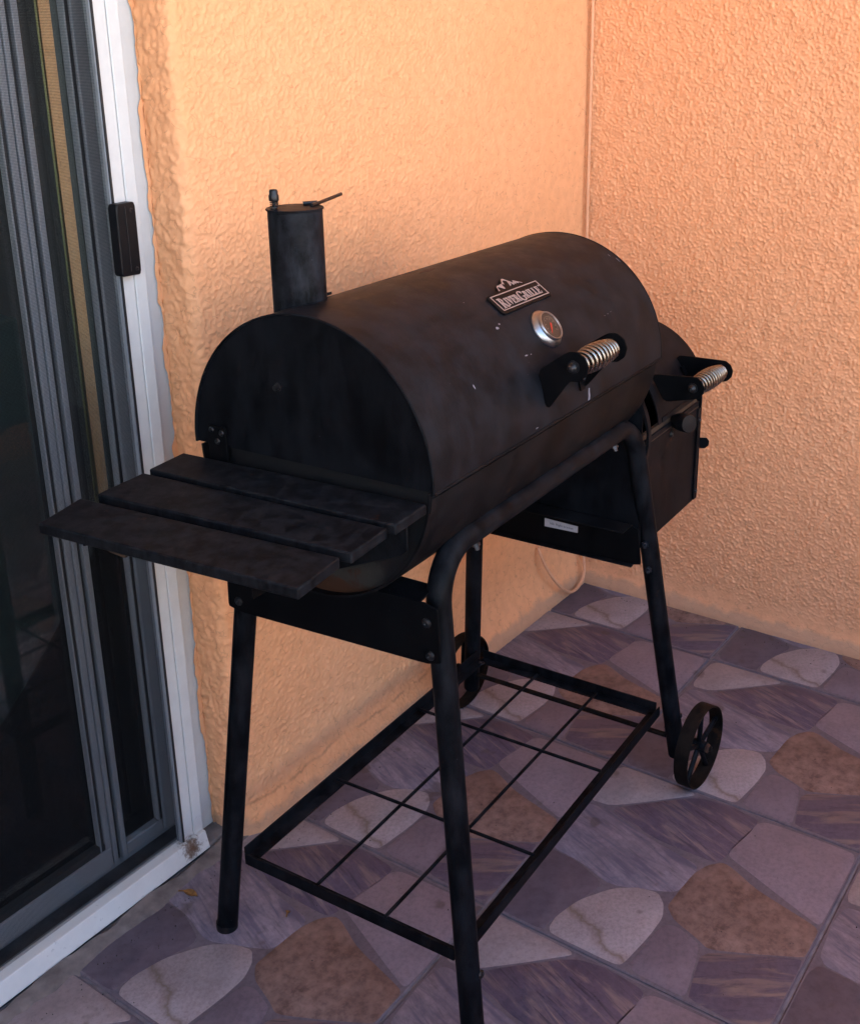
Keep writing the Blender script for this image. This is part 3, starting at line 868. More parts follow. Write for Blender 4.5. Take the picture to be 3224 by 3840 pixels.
MB().tube([cyl(UL + 0.004, -2.4, RB + 0.001), cyl(UR - 0.005, -2.4, RB + 0.001)], 0.0022, 8).build('body_rim', 'black_body', body)
half_shell(UL + 0.004, UR - 0.005, -10.0, -4.0, RB + 0.0012, RB + 0.0001, 6).build('seam_band', 'black_body', body)

# lid (upper half)
lid = half_shell(UL, UR, -1.2, 181.2, R, R - 0.0025, 64).build('lid', 'black_lid', grill)
half_disc(UL + 0.0022, UL + 0.0045, -1.0, 181.0, R - 0.0026, 56).build('lid_end', 'black_end', lid)
half_disc(UR - 0.0045, UR - 0.0022, -1.0, 181.0, R - 0.0026, 56).build('lid_end', 'black_end', lid)
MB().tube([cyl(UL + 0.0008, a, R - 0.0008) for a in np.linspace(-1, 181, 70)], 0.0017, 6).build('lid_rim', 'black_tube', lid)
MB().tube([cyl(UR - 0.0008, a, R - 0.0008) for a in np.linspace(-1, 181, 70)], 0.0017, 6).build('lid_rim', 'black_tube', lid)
MB().tube([cyl(UL + 0.001, -1.3, R - 0.0002), cyl(UR - 0.001, -1.3, R - 0.0002)], 0.0020, 8).build('lid_lip', 'black_body', lid)
# plug bolt and dent in the lid end
MB().lathe([(0.0052, 0), (0.0052, 0.002), (0.0034, 0.0024), (0.0034, 0.007), (0.0, 0.0072)], (UL + 0.0022, 0.031, 0.900), (-1, 0, 0), 14, capped=False).build('plug_bolt', 'dark_bolt', lid)
# hinge
hg = MB().prism(chaikin([(0.1490, 0.835), (0.1190, 0.835), (0.1190, 0.755), (0.1490, 0.755)], 2, 0.08), lambda p: (UL + 0.0018, p[0], p[1]), lambda p: (UL - 0.0020, p[0], p[1])).build('hinge', 'black_plate', grill, 0.0006)
for (hv, hz) in ((0.1425, 0.829), (0.1260, 0.827), (0.1335, 0.815)):
    MB().lathe([(0.0042, 0), (0.0036, 0.0014), (0.0018, 0.002), (0.0, 0.0014)], (UL - 0.0020, hv, hz), (-1, 0, 0), 12, capped=False).build('screw', 'dark_bolt', hg)

def cyl_patch(name, u, ang, poly, mat, parent, h=0.0003):
    pts = [(u + x, ang + math.degrees(y / R)) for x, y in poly]
    o = MB().prism(pts, lambda p: cyl(p[0], p[1], R - 0.0002), lambda p: cyl(p[0], p[1], R + h))
    return o.build(name, mat, parent)
def blob(rx, ry, n=11, j=0.35, seed=0):
    rr_ = random.Random(seed)
    return [(rx * math.cos(2 * PI * i / n) * (1 + rr_.uniform(-j, j)), ry * math.sin(2 * PI * i / n) * (1 + rr_.uniform(-j, j))) for i in range(n)]
cyl_patch('rust_patch', -0.072, 94.9, [(-0.022, -0.004), (-0.012, -0.003), (-0.006, -0.0065), (0.004, -0.007), (0.010, -0.004), (0.020, -0.001), (0.024, 0.003), (0.014, 0.002), (0.006, 0.006), (-0.004, 0.004), (-0.012, 0.004)], 'rust_patch', lid)
cyl_patch('rust_patch', -0.118, 103.0, blob(0.016, 0.005, 12, 0.5, 5), 'rust_patch', lid)
for i, (u, a, rx, ry) in enumerate(((-0.128, 45.6, 0.0035, 0.0028), (-0.118, 46.8, 0.0028, 0.0014), (-0.105, 30.5, 0.0045, 0.0011), (-0.093, 30.1, 0.0018, 0.0008), (-0.239, 28.4, 0.0015, 0.0035),
                                  (0.284, 54.0, 0.0006, 0.006), (0.275, 58.5, 0.0006, 0.003), (-0.121, 0.9, 0.0055, 0.0011), (0.145, 31.6, 0.0012, 0.0008), (0.156, 31.9, 0.0014, 0.0006), (0.134, 31.4, 0.001, 0.0006),
                                  (-0.14, 62, 0.0006, 0.0006))):
    cyl_patch('paint_chip', u, a, blob(rx * .75, ry * .75, 9, 0.45, i), 'chip_white', lid)
cyl_patch('paint_streak', 0.032, 2.2, [(-0.0028, -0.0085), (0.0022, -0.008), (0.0030, -0.002), (0.0018, 0.004), (0.0022, 0.0085), (-0.001, 0.009), (-0.0022, 0.003), (-0.0018, -0.003)], 'chip_white', lid)

# chimney
CU, CV, CRAD = -0.288, 0.050, 0.0328
chim = MB().lathe([(CRAD - 0.0015, 0.0), (CRAD, 0.0), (CRAD, 0.0), (CRAD, 0.1225), (CRAD - 0.0015, 0.1225)], (CU, CV, 0.975), (0, 0, 1), 48, capped=False).build('chimney', 'black_chimney', grill)
MB().lathe([(0.0, 0.0), (CRAD + 0.0015, 0.0), (CRAD + 0.0018, 0.0012), (CRAD + 0.0012, 0.0022), (0.0, 0.0026)], (CU, CV, 1.098), (0, 0, 1), 48, capped=False).build('damper_cap', 'black_lid', chim)
kx, ky, kz = CU - 0.0225, CV + 0.012, 1.100
MB().lathe([(a_ * 0.66, b_ * 0.62) for a_, b_ in [(0.0, 0.0), (0.0035, 0.0), (0.0035, 0.016), (0.0085, 0.016), (0.0092, 0.018), (0.0092, 0.026), (0.0078, 0.029), (0.0078, 0.034), (0.0062, 0.0372), (0.0, 0.0382)]], (kx, ky, kz), (0, 0, 1), 20, capped=False).build('damper_nut', 'dark_bolt', chim)
sp = [(kx + 0.0046 * math.cos(a), ky + 0.0046 * math.sin(a), kz + 0.001 + 0.0088 * a / (8 * PI)) for a in np.linspace(0, 8 * PI, 90)]
MB().tube(sp, 0.0007, 6).build('damper_spring', 'dark_bolt', chim)
lv_ = fillet([(CU + 0.012, CV - 0.016, 1.1025), (CU + 0.032, CV - 0.012, 1.1026), (CU + 0.094, CV + 0.003, 1.1050)], 0.006, 6)
MB().tube(lv_, 0.0022, 10).build('damper_lever', 'dark_bolt', chim)
MB().tube([(CU + 0.018, CV + 0.002, 1.1025), (CU + 0.030, CV - 0.010, 1.1030)], 0.0024, 8).build('damper_lever', 'dark_bolt', chim)
MB().hexa([(CU + 0.031, CV - 0.012, 0.9880), (CU + 0.047, CV - 0.012, 0.9880), (CU + 0.047, CV + 0.006, 0.984), (CU + 0.031, CV + 0.006, 0.984)],
          [(CU + 0.031, CV - 0.012, 0.9915), (CU + 0.047, CV - 0.012, 0.9915), (CU + 0.047, CV + 0.006, 0.988), (CU + 0.031, CV + 0.006, 0.988)]).build('chimney_tab', 'dark_bolt', chim)

# name badge on the lid: lettering laid on the curve of the lid
badge = empty('badge', (0, 0, 0), 0, grill)
BU0, BU1, BA0, BA1 = -0.098, 0.0375, 49.7, 60.0
BW = BU1 - BU0; BH = math.radians(BA1 - BA0) * R
def bpos(x, y, h): return cyl(BU0 + x, BA0 + math.degrees(y / R), R + h)
def bplate(name, poly, h0, h1, mat, parent, sub=0):
    return MB().prism(poly, lambda p: bpos(p[0], p[1], h0), lambda p: bpos(p[0], p[1], h1)).build(name, mat, parent, 0.0004 if sub == 0 else 0)
def densify(poly, d=0.006):
    out = []
    for i in range(len(poly)):
        a, b = poly[i], poly[(i + 1) % len(poly)]
        n = max(1, int(math.hypot(b[0] - a[0], b[1] - a[1]) / d))
        for k in range(n): out.append((a[0] + (b[0] - a[0]) * k / n, a[1] + (b[1] - a[1]) * k / n))
    return out
plate_poly = [(0.003, -0.001), (BW - 0.004, 0.0), (BW - 0.0005, 0.003), (BW + 0.001, BH - 0.004), (BW - 0.003, BH - 0.0003), (0.083 + 0.025, BH), (0.100, BH + 0.0025), (0.090, BH + 0.0105),
              (0.0855, BH + 0.0120), (0.0830, BH + 0.0085), (0.0775, BH + 0.0150), (0.0730, BH + 0.0215), (0.0690, BH + 0.0205), (0.058, BH + 0.0110), (0.0480, BH + 0.0120), (0.0430, BH + 0.0100), (0.0330, BH + 0.0008), (0.004, BH), (0.0005, BH - 0.003), (-0.0005, 0.003)]
bplate('plate', plate_poly, 0.0, 0.0034, 'badge_black', badge)
hP = (0.0034, 0.0040)
def bstroke(polys, nm='letter'):
    m = MB()
    for pl in polys: m.prism(pl, lambda p: bpos(p[0], p[1], hP[0] - 0.0003), lambda p: bpos(p[0], p[1], hP[1]))
    return m.build(nm, 'badge_pink', badge)
bt = 0.0012
bx0, bx1, by0, by1 = 0.0060, BW - 0.0055, 0.0035, BH - 0.0030
bstroke([[(bx0, by0), (bx1, by0), (bx1, by0 + bt), (bx0, by0 + bt)], [(bx0, by1 - bt), (bx1, by1 - bt), (bx1, by1), (bx0, by1)],
         [(bx0, by0 + bt), (bx0 + bt, by0 + bt), (bx0 + bt, by1 - bt), (bx0, by1 - bt)], [(bx1 - bt, by0 + bt), (bx1, by0 + bt), (bx1, by1 - bt), (bx1 - bt, by1 - bt)]], 'border')
def glyph(ch):   # unit-high serif capitals: quads in (x, y), advance
    q = []
    def rect(x0, y0, x1, y1): q.append([(x0, y0), (x1, y0), (x1, y1), (x0, y1)])
    def quad(a, b, c, d): q.append([a, b, c, d])
    st = 0.19; se = 0.065
    if ch == 'I':
        rect(0.10, se, 0.10 + st, 1 - se); rect(0, 0, 0.39, se); rect(0, 1 - se, 0.39, 1); return q, 0.46
    if ch == 'L':
        rect(0.09, se, 0.09 + st, 1 - se); rect(0, 1 - se, 0.38, 1); rect(0, 0, 0.66, se + 0.02); quad((0.58, se), (0.66, se), (0.70, 0.30), (0.66, 0.30)); return q, 0.73
    if ch == 'E':
        rect(0.09, se, 0.09 + st, 1 - se); rect(0, 1 - se - 0.02, 0.62, 1); rect(0, 0, 0.66, se + 0.02); rect(0.28, 0.47, 0.50, 0.55)
        quad((0.58, se), (0.66, se), (0.70, 0.28), (0.66, 0.28)); quad((0.60, 0.74), (0.63, 0.74), (0.62, 1 - se), (0.54, 1 - se)); rect(0.46, 0.38, 0.51, 0.64); return q, 0.75
    if ch == 'V':
        quad((0.06, 0.96), (0.27, 0.96), (0.47, 0.16), (0.38, 0.0)); quad((0.38, 0.0), (0.47, 0.16), (0.72, 0.96), (0.62, 0.96)); rect(-0.02, 0.94, 0.34, 1); rect(0.54, 0.94, 0.80, 1); return q, 0.80
    if ch == 'R':
        rect(0.09, se, 0.09 + st, 1 - se); rect(0, 0, 0.38, se); rect(0, 1 - se, 0.30, 1)
        n = 8; cx, cy, ro, ri = 0.34, 0.74, 0.26, 0.13
        rect(0.28, 0.93, 0.36, 1.0); rect(0.28, 0.48, 0.36, 0.55)
        for i in range(n):
            a0 = -PI / 2 + PI * i / n; a1 = -PI / 2 + PI * (i + 1) / n
            quad((cx + ri * math.cos(a0), cy + 0.19 * math.sin(a0)), (cx + ro * math.cos(a0), cy + 0.26 * math.sin(a0)), (cx + ro * math.cos(a1), cy + 0.26 * math.sin(a1)), (cx + ri * math.cos(a1), cy + 0.19 * math.sin(a1)))
        quad((0.30, 0.50), (0.48, 0.50), (0.80, 0.0), (0.60, 0.0)); rect(0.60, 0, 0.86, se); return q, 0.84
    if ch == 'G':
        n = 18; cx, cy = 0.45, 0.5
        for i in range(n):
            a0 = math.radians(40 + 290 * i / n); a1 = math.radians(40 + 290 * (i + 1) / n)
            quad((cx + 0.26 * math.cos(a0), cy + 0.43 * math.sin(a0)), (cx + 0.45 * math.cos(a0), cy + 0.51 * math.sin(a0)), (cx + 0.45 * math.cos(a1), cy + 0.51 * math.sin(a1)), (cx + 0.26 * math.cos(a1), cy + 0.43 * math.sin(a1)))
        rect(0.66, 0.06, 0.84, 0.44); rect(0.52, 0.40, 0.94, 0.46); quad((0.72, 0.70), (0.78, 0.70), (0.80, 0.96), (0.74, 0.96)); return q, 0.97
word = 'RIVERGRILLE'
capH = 0.0170; smH = 0.0128
widths = [glyph(c)[1] * (capH if i in (0, 5) else smH) for i, c in enumerate(word)]
avail = (bx1 - bx0) - 0.017
kx_ = avail / sum(widths)
px = bx0 + 0.0065
yb = by0 + bt + 0.0032
for i, c in enumerate(word):
    q, adv = glyph(c)
    hgt = capH if i in (0, 5) else smH
    base = yb - (0.0016 if i in (0, 5) else 0.0)
    bstroke([[(px + x * hgt * kx_, base + y * hgt) for x, y in pl] for pl in q])
    px += adv * hgt * kx_
tmx = bx1 - bt - 0.0065; tmy = yb + smH - 0.0016
bstroke([[(tmx, tmy + 0.0018), (tmx + 0.0018, tmy + 0.0018), (tmx + 0.0018, tmy + 0.0023), (tmx, tmy + 0.0023)], [(tmx + 0.0007, tmy), (tmx + 0.0011, tmy), (tmx + 0.0011, tmy + 0.0018), (tmx + 0.0007, tmy + 0.0018)]] +
        [[(tmx + 0.0023 + d, tmy), (tmx + 0.0027 + d, tmy), (tmx + 0.0027 + d, tmy + 0.0023), (tmx + 0.0023 + d, tmy + 0.0023)] for d in (0, 0.0008, 0.0016)], 'trademark')
my = BH
snow = [[(0.0365, my + 0.0010), (0.0395, my + 0.0015), (0.0415, my + 0.0070), (0.0450, my + 0.0085), (0.0485, my + 0.0060), (0.0520, my + 0.0020), (0.0545, my + 0.0022), (0.0560, my + 0.0080), (0.0600, my + 0.0118), (0.0500, my + 0.0104), (0.0450, my + 0.0104), (0.0420, my + 0.0090)],
        [(0.0600, my + 0.0118), (0.0625, my + 0.0090), (0.0665, my + 0.0150), (0.0720, my + 0.0165), (0.0755, my + 0.0130), (0.0725, my + 0.0080), (0.0700, my + 0.0030), (0.0735, my + 0.0040), (0.0775, my + 0.0085), (0.0800, my + 0.0030), (0.0830, my + 0.0040), (0.0815, my + 0.0075), (0.0790, my + 0.0115), (0.0730, my + 0.0195), (0.0700, my + 0.0193)],
        [(0.0835, my + 0.0070), (0.0865, my + 0.0035), (0.0880, my + 0.0060), (0.0925, my + 0.0030), (0.0930, my + 0.0050), (0.1000, my + 0.0015), (0.0900, my + 0.0085), (0.0868, my + 0.0105)]]
for pl in snow: bstroke([pl], 'mountain')

# thermometer
TU, TA = -0.030, 37.0
tp = Vector(cyl(TU, TA, R)); tn_ = Vector((0, -math.cos(math.radians(TA)), math.sin(math.radians(TA))))
th_o = empty('thermometer', (0, 0, 0), 0, grill)
MB().lathe([(0.0, -0.004), (0.0272, -0.004), (0.0276, 0.0004), (0.0270, 0.0022), (0.0245, 0.0052), (0.0216, 0.0070), (0.0214, 0.0098), (0.0206, 0.0110), (0.0192, 0.0108), (0.0186, 0.0092), (0.0, 0.0090)], tp, tn_, 56, capped=False).build('bezel', 'bezel', th_o, smooth=50)
MB().lathe([(0.0, 0.0091), (0.0186, 0.0091), (0.0186, 0.0094), (0.0, 0.0094)], tp, tn_, 40, capped=False).build('dial', 'dial_face', th_o)
ex = Vector((1, 0, 0)); ey = tn_.cross(ex) * -1
ey = Vector((0, tn_.z, -tn_.y)); ey = ey if ey.z > 0 else -ey
def dpt(x, y, h): return tuple(tp + ex * (x * .8) + ey * (y * .8) + tn_ * h)
def dial(polys, mat, nm, h0=0.0093, h1=0.0096):
    m = MB()
    for pl in polys: m.prism(pl, lambda p: dpt(p[0], p[1], h0), lambda p: dpt(p[0], p[1], h1))
    return m.build(nm, mat, th_o, smooth=0)
marks = []
for i in range(22):
    a0 = math.radians(225 - 270 * i / 22); a1 = math.radians(225 - 270 * (i + 1) / 22)
    marks.append([(0.0165 * math.cos(a), 0.0165 * math.sin(a)) for a in (a0, a1)] + [(0.0172 * math.cos(a), 0.0172 * math.sin(a)) for a in (a1, a0)])
for i in range(9):
    a0 = math.radians(225 - 270 * i / 8)
    cx, cy = 0.0132 * math.cos(a0), 0.0132 * math.sin(a0)
    for dx in (-0.0013, 0.0001): marks.append([(cx + dx, cy - 0.0011), (cx + dx + 0.0010, cy - 0.0011), (cx + dx + 0.0010, cy + 0.0011), (cx + dx, cy + 0.0011)])
dial(marks, 'dial_print', 'dial_marks')
na = math.radians(232)
dx_, dy_ = math.cos(na), math.sin(na)
dial([[(0.0165 * dx_, 0.0165 * dy_), (-0.0016 * dy_, 0.0016 * dx_), (-0.005 * dx_ - 0.0016 * dy_, -0.005 * dy_ + 0.0016 * dx_), (-0.005 * dx_ + 0.0016 * dy_, -0.005 * dy_ - 0.0016 * dx_), (0.0016 * dy_, -0.0016 * dx_)]], 'needle_red', 'needle', 0.0097, 0.0102)
MB().lathe([(0.0, 0.0106), (0.0191, 0.0106)], tp, tn_, 40, capped=False).build('dial_glass', 'dial_glass', th_o)

# spring handles
def spring_handle(name, ua, ub, polyA, polyB, tipA, tipB, rmid, rend, turns, wire, holes=None):
    h = empty(name, (0, 0, 0), 0, grill)
    for (u, poly, tip, s) in ((ua, polyA, tipA, -1), (ub, polyB, tipB, 1)):
        pl = chaikin(poly, 2, 0.12)
        MB().prism(pl, lambda p: (u - 0.0015, p[0], p[1]), lambda p: (u + 0.0015, p[0], p[1])).build('bracket', 'black_plate', h, 0.0006)
        MB().lathe([(0.0, 0.0), (0.0085, 0.0), (0.0085, 0.0012), (0.0066, 0.0014), (0.0066, 0.0052), (0.0050, 0.0072), (0.0032, 0.0105), (0.0, 0.0112)], (u + s * 0.0015, tip[0], tip[1]), (s, 0, 0), 6 if False else 18, capped=False).build('acorn_nut', 'dark_bolt', h)
    A = Vector((ua + 0.003, *tipA)); B = Vector((ub - 0.003, *tipB))
    D = (B - A); Ln = D.length; D.normalize()
    N = (Vector((0, 0, 1)) - D * D.z).normalized(); M_ = D.cross(N)
    pts = []
    n = turns * 20
    for i in range(n + 1):
        f = i / n
        rr_ = rend + (rmid - rend) * math.sin(PI * f) ** 0.8
        a = 2 * PI * turns * f
        pts.append(A + D * (Ln * f) + (N * math.cos(a) + M_ * math.sin(a)) * rr_)
    MB().tube(pts, wire, 8).build('spring_grip', 'chrome', h, smooth=60)
    MB().tube([A, B], 0.004, 12).build('rod', 'dark_bolt', h)
    return h
def tipround(poly_base, tip, rr_, a0, a1, n=7):
    return poly_base[:len(poly_base) // 2] + [(tip[0] + rr_ * math.cos(math.radians(a)), tip[1] + rr_ * math.sin(math.radians(a))) for a in np.linspace(a0, a1, n)] + poly_base[len(poly_base) // 2:]
tA = (-0.2245, 0.8940)
polyA = tipround([(-0.1730, 0.8815), (-0.1885, 0.8300)], tA, 0.0205, 65, 285)
tB = (-0.2285, 0.8945)
polyB = tipround([(-0.1720, 0.8815), (-0.1870, 0.8300)], tB, 0.0205, 65, 285)
mh = spring_handle('lid_handle', -0.094, 0.0155, polyA, polyB, tA, tB, 0.0160, 0.0100, 11, 0.0023)
MB().prism([(-0.1880, 0.8320), (-0.1810, 0.8700), (-0.1835, 0.8705), (-0.1905, 0.8322)], lambda p: (0.0005, p[0], p[1]), lambda p: (0.0145, p[0] , p[1])).build('bracket_foot', 'black_plate', mh)
MB().lathe([(0.0, 0.0), (0.0042, 0.0), (0.0042, 0.003), (0.0022, 0.005), (0.0, 0.005)], (0.0075, -0.1885, 0.8480), (0, -0.97, 0.2), 10, capped=False).build('bolt', 'bolt_steel', mh)

# firebox on the right end
FU0, FU1, FV0, FV1, FZ0, FZ1 = 0.2990, 0.5560, -0.1620, 0.1000, 0.4700, 0.6620
fb = empty('firebox', (0, 0, 0), 0, grill)
MB().box(FU0, FU1 - 0.002, FV0, FV0 + 0.003, FZ0, FZ1).build('front_panel', 'black_box', fb, 0.001)
MB().box(FU0, FU1 - 0.002, FV1 - 0.003, FV1, FZ0, FZ1).build('back_panel', 'black_box', fb, 0.001)
MB().box(FU0, FU0 + 0.003, FV0 + 0.0035, FV1 - 0.0035, FZ0, FZ1 + 0.10).build('inner_panel', 'black_end', fb)
MB().box(FU0, FU1 - 0.002, FV0 + 0.0035, FV1 - 0.0035, FZ0, FZ0 + 0.003).build('bottom_panel', 'black_box', fb)
MB().hexa([(FU0 + 0.004, FV0 - 0.0005, FZ1 - 0.010), (FU1 - 0.004, FV0 - 0.0005, FZ1 - 0.010), (FU1 - 0.004, FV0 + 0.002, FZ1 - 0.010), (FU0 + 0.004, FV0 + 0.002, FZ1 - 0.010)],
          [(FU0 + 0.004, FV0 + 0.006, FZ1 + 0.006), (FU1 - 0.004, FV0 + 0.006, FZ1 + 0.006), (FU1 - 0.004, FV0 + 0.012, FZ1 + 0.006), (FU0 + 0.004, FV0 + 0.012, FZ1 + 0.006)]).build('front_lip', 'rusty_lip', fb)
MB().box(FU0, FU1 - 0.003, FV0 - 0.0012, FV0 - 0.0002, FZ1 - 0.052, FZ1 - 0.011).build('front_band', 'black_box', fb, 0.0004)
# right end: panel with a folded front flange
MB().box(FU1 - 0.0015, FU1 + 0.0015, FV0 - 0.004, FV1 + 0.002, FZ0 + 0.004, FZ1 + 0.02).build('end_panel', 'black_end', fb, 0.0006)
MB().box(FU1 - 0.0140, FU1 - 0.0020, FV0 - 0.0042, FV0 - 0.0016, FZ0 + 0.004, FZ1 - 0.012).build('end_flange', 'black_box', fb, 0.0006)
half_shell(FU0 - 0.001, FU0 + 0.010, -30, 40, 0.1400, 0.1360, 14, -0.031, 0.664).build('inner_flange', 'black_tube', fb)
FVc, FZc, FR_ = -0.031, 0.6650, 0.1395
lidb = half_shell(0.343, FU1 + 0.004, 6.0, 178.0, FR_, FR_ - 0.0022, 40, FVc, FZc).build('firebox_lid', 'black_box', fb)
half_disc(FU1 + 0.0016, FU1 + 0.0032, 4.0, 176.0, FR_ - 0.0024, 36, FVc, FZc).build('lid_end', 'black_end', fb)
half_shell(0.356, 0.552, 6.2, 9.4, FR_ + 0.0016, FR_ + 0.0002, 4, FVc, FZc).build('lid_crease', 'black_tube', fb)
def boltat(p, ax, r=0.0052, mat='dark_bolt', par=fb, nm='bolt'):
    return MB().lathe([(0.0, 0.0), (r, 0.0), (r * 0.92, r * 0.35), (r * 0.55, r * 0.62), (0.0, r * 0.45)], p, ax, 14, capped=False).build(nm, mat, par)
boltat((0.418, FV0 - 0.0012, 0.640), (0, -1, 0), 0.006)
boltat((FU1 - 0.007, FV0 - 0.0042, 0.628), (0, -1, 0), 0.0042, 'bolt_steel')
boltat((FU1 - 0.007, FV0 - 0.0042, 0.490), (0, -1, 0), 0.0042, 'bolt_steel')
MB().lathe([(0.0, 0.0), (0.0100, 0.0), (0.0105, 0.004), (0.0135, 0.010), (0.0155, 0.020), (0.0158, 0.040), (0.0148, 0.0425), (0.0, 0.0430)], (0.436, FV0 + 0.002, 0.659), (-0.62, -1, 0.16), 28, capped=False).build('knob', 'black_plastic', fb)
MB().prism([(-0.128, 0.568), (-0.162, 0.5735), (-0.1680, 0.580), (-0.1690, 0.589), (-0.1640, 0.5945), (-0.128, 0.589)], lambda p: (FU1 + 0.0135, p[0] - 0.010, p[1] - 0.006), lambda p: (FU1 + 0.0155, p[0] - 0.010, p[1] - 0.006)).build('vent_tab', 'black_tube', fb, 0.0005)
MB().lathe([(0.0, 0.0), (0.050, 0.0), (0.050, 0.012), (0.0, 0.012)], (FU1 + 0.0016, -0.075, 0.56), (1, 0, 0), 24, capped=False).build('vent_disc', 'black_end', fb)
tA2 = (-0.2160, 0.7440); tB2 = (-0.2200, 0.7415)
pA2 = tipround([(-0.1420, 0.7580), (-0.1680, 0.7130)], tA2, 0.0195, 75, 270)
pB2 = tipround([(-0.1350, 0.7600), (-0.1600, 0.7120)], tB2, 0.0195, 75, 270)
fh = spring_handle('firebox_handle', 0.365, 0.492, pA2, pB2, tA2, tB2, 0.0160, 0.0100, 13, 0.0022)
MB().prism([(-0.150, 0.7420), (-0.157, 0.7280), (-0.1605, 0.7290), (-0.1530, 0.7440)], lambda p: (0.478, p[0], p[1]), lambda p: (0.490, p[0], p[1])).build('bracket_foot', 'black_plate', fh)

# side shelf
def slat(brp, frp, flp, blp, z=0.797, th=0.0125):
    b_ = [(frp[0], frp[1], z - th), (brp[0], brp[1], z - th), (blp[0], blp[1], z - th), (flp[0], flp[1], z - th)]
    t__ = [(x, y, z) for x, y, _ in b_]
    MB().hexa(b_, t__).build('shelf_slat', 'black_slat', grill, 0.0022, seg=3)
slat((-0.380, 0.179), (-0.366, -0.180), (-0.431, -0.183), (-0.444, 0.173))
slat((-0.455, 0.171), (-0.440, -0.179), (-0.510, -0.184), (-0.531, 0.166), z=0.7965)
slat((-0.551, 0.171), (-0.525, -0.181), (-0.600, -0.189), (-0.624, 0.153), z=0.7975)
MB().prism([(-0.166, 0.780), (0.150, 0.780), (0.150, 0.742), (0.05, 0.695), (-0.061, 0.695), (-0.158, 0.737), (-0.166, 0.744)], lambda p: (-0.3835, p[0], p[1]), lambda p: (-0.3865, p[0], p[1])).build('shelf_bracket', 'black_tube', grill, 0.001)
for vv in (-0.120, 0.125):
    MB().box(-0.590, -0.3870, vv - 0.0015, vv + 0.0015, 0.764, 0.7815).build('shelf_arm', 'black_plate', grill)
    MB().box(-0.3825, -0.3510, vv - 0.0015, vv + 0.0015, 0.735, 0.7815).build('shelf_arm', 'black_plate', grill)
for (uu, vv) in ((-0.598, 0.075), (-0.578, -0.135)):
    MB().tube(fillet([(uu, vv, 0.7825), (uu, vv, 0.7745), (uu, vv - 0.028, 0.7725), (uu, vv - 0.028, 0.7825)], 0.004, 4), 0.002, 8).build('slat_clip', 'rusty_lip', grill)

# leg brackets
lb = MB().prism(chaikin([(0.163, 0.648), (0.166, 0.560), (-0.176, 0.574), (-0.172, 0.655)], 2, 0.06), lambda p: (-0.3345, p[0], p[1]), lambda p: (-0.3375, p[0], p[1])).build('left_bracket', 'black_plate', grill, 0.0007)
MB().prism([(-0.3340, 0.648), (-0.2980, 0.655), (-0.2980, 0.6575), (-0.3340, 0.6505)], lambda p: (p[0], 0.140, p[1]), lambda p: (p[0], -0.145, p[1] + 0.001)).build('bracket_flange', 'black_plate', lb, 0.0007)
for (vv, z_b) in ((-0.157, 0.629), (-0.161, 0.586), (0.146, 0.577), (0.142, 0.624)):
    MB().lathe([(0.0, 0.0), (0.0065, 0.0), (0.006, 0.002), (0.0036, 0.0034), (0.002, 0.0036), (0.0, 0.002)], (-0.3375, vv, z_b), (-1, 0, 0), 12, capped=False).build('bolt', 'dark_bolt', lb)
rb = MB().prism(chaikin([(0.160, 0.520), (0.166, 0.441), (-0.168, 0.440), (-0.160, 0.512)], 2, 0.06), lambda p: (0.2955, p[0], p[1]), lambda p: (0.2985, p[0], p[1])).build('right_bracket', 'black_plate', grill, 0.0007)
MB().box(0.2560, 0.2950, -0.150, 0.150, 0.5125, 0.5150).build('bracket_flange', 'black_body', rb, 0.0006)
MB().box(0.2840, 0.2953, -0.155, 0.158, 0.4405, 0.4425).build('bracket_flange', 'black_body', rb, 0.0006)
stk = MB().hexa([(0.2952, 0.0140, 0.4750), (0.2952, -0.0500, 0.4765), (0.2952, -0.0500, 0.4885), (0.2952, 0.0140, 0.4905)],
                [(0.2948, 0.0140, 0.4750), (0.2948, -0.0500, 0.4765), (0.2948, -0.0500, 0.4885), (0.2948, 0.0140, 0.4905)]).build('sticker', 'sticker_paper', rb, smooth=0)
cu_ = bpy.data.curves.new('sticker_text', 'FONT')
cu_.body = '16b. Right bracket'
cu_.size = 0.0062
tmp = bpy.data.objects.new('tmp', cu_); COL.objects.link(tmp)
dg = bpy.context.evaluated_depsgraph_get(); dg.update()
tme = bpy.data.meshes.new_from_object(tmp.evaluated_get(dg))
bpy.data.objects.remove(tmp)
for v in tme.vertices:
    x, y = v.co.x, v.co.y
    v.co = (0.29465, 0.0045 - x, 0.4812 + y - 0.02 * x)
tme.materials.clear(); tme.materials.append(MATS['ink'])
to = bpy.data.objects.new('sticker_text', tme); COL.objects.link(to); to.parent = rb

# bolts along the front tube and legs
def on_leg(sv, zq):
    f = zq / zt
    return Vector((0.386 + (0.2891 - 0.386) * f, sv * (0.2244 + (0.1458 - 0.2244) * f), zq))
for zq in (0.480, 0.432):
    P = on_leg(-1, zq)
    MB().lathe([(0.0, 0.0), (0.0062, 0.0), (0.0062, 0.004), (0.0034, 0.0045), (0.0034, 0.011), (0.0, 0.012)], P + Vector((-TR * 0.95, 0, 0)), (-1, -0.25, -0.15), 6, capped=False).build('hex_nut', 'bolt_steel', grill, smooth=0)
for uu in (-0.215, 0.205):
    MB().lathe([(0.0, 0.0), (0.0058, 0.0), (0.0058, 0.004), (0.0032, 0.0045), (0.0032, 0.009), (0.0, 0.010)], (uu, -0.1458 - 0.006, zt - TR * 0.93), (0, -0.35, -1), 6, capped=False).build('hex_nut', 'bolt_steel', grill, smooth=0)
boltat((-0.3340 + 0.004, -0.2075 - TR, 0.128), (0.1, -1, 0), 0.0062, 'dark_bolt', grill)
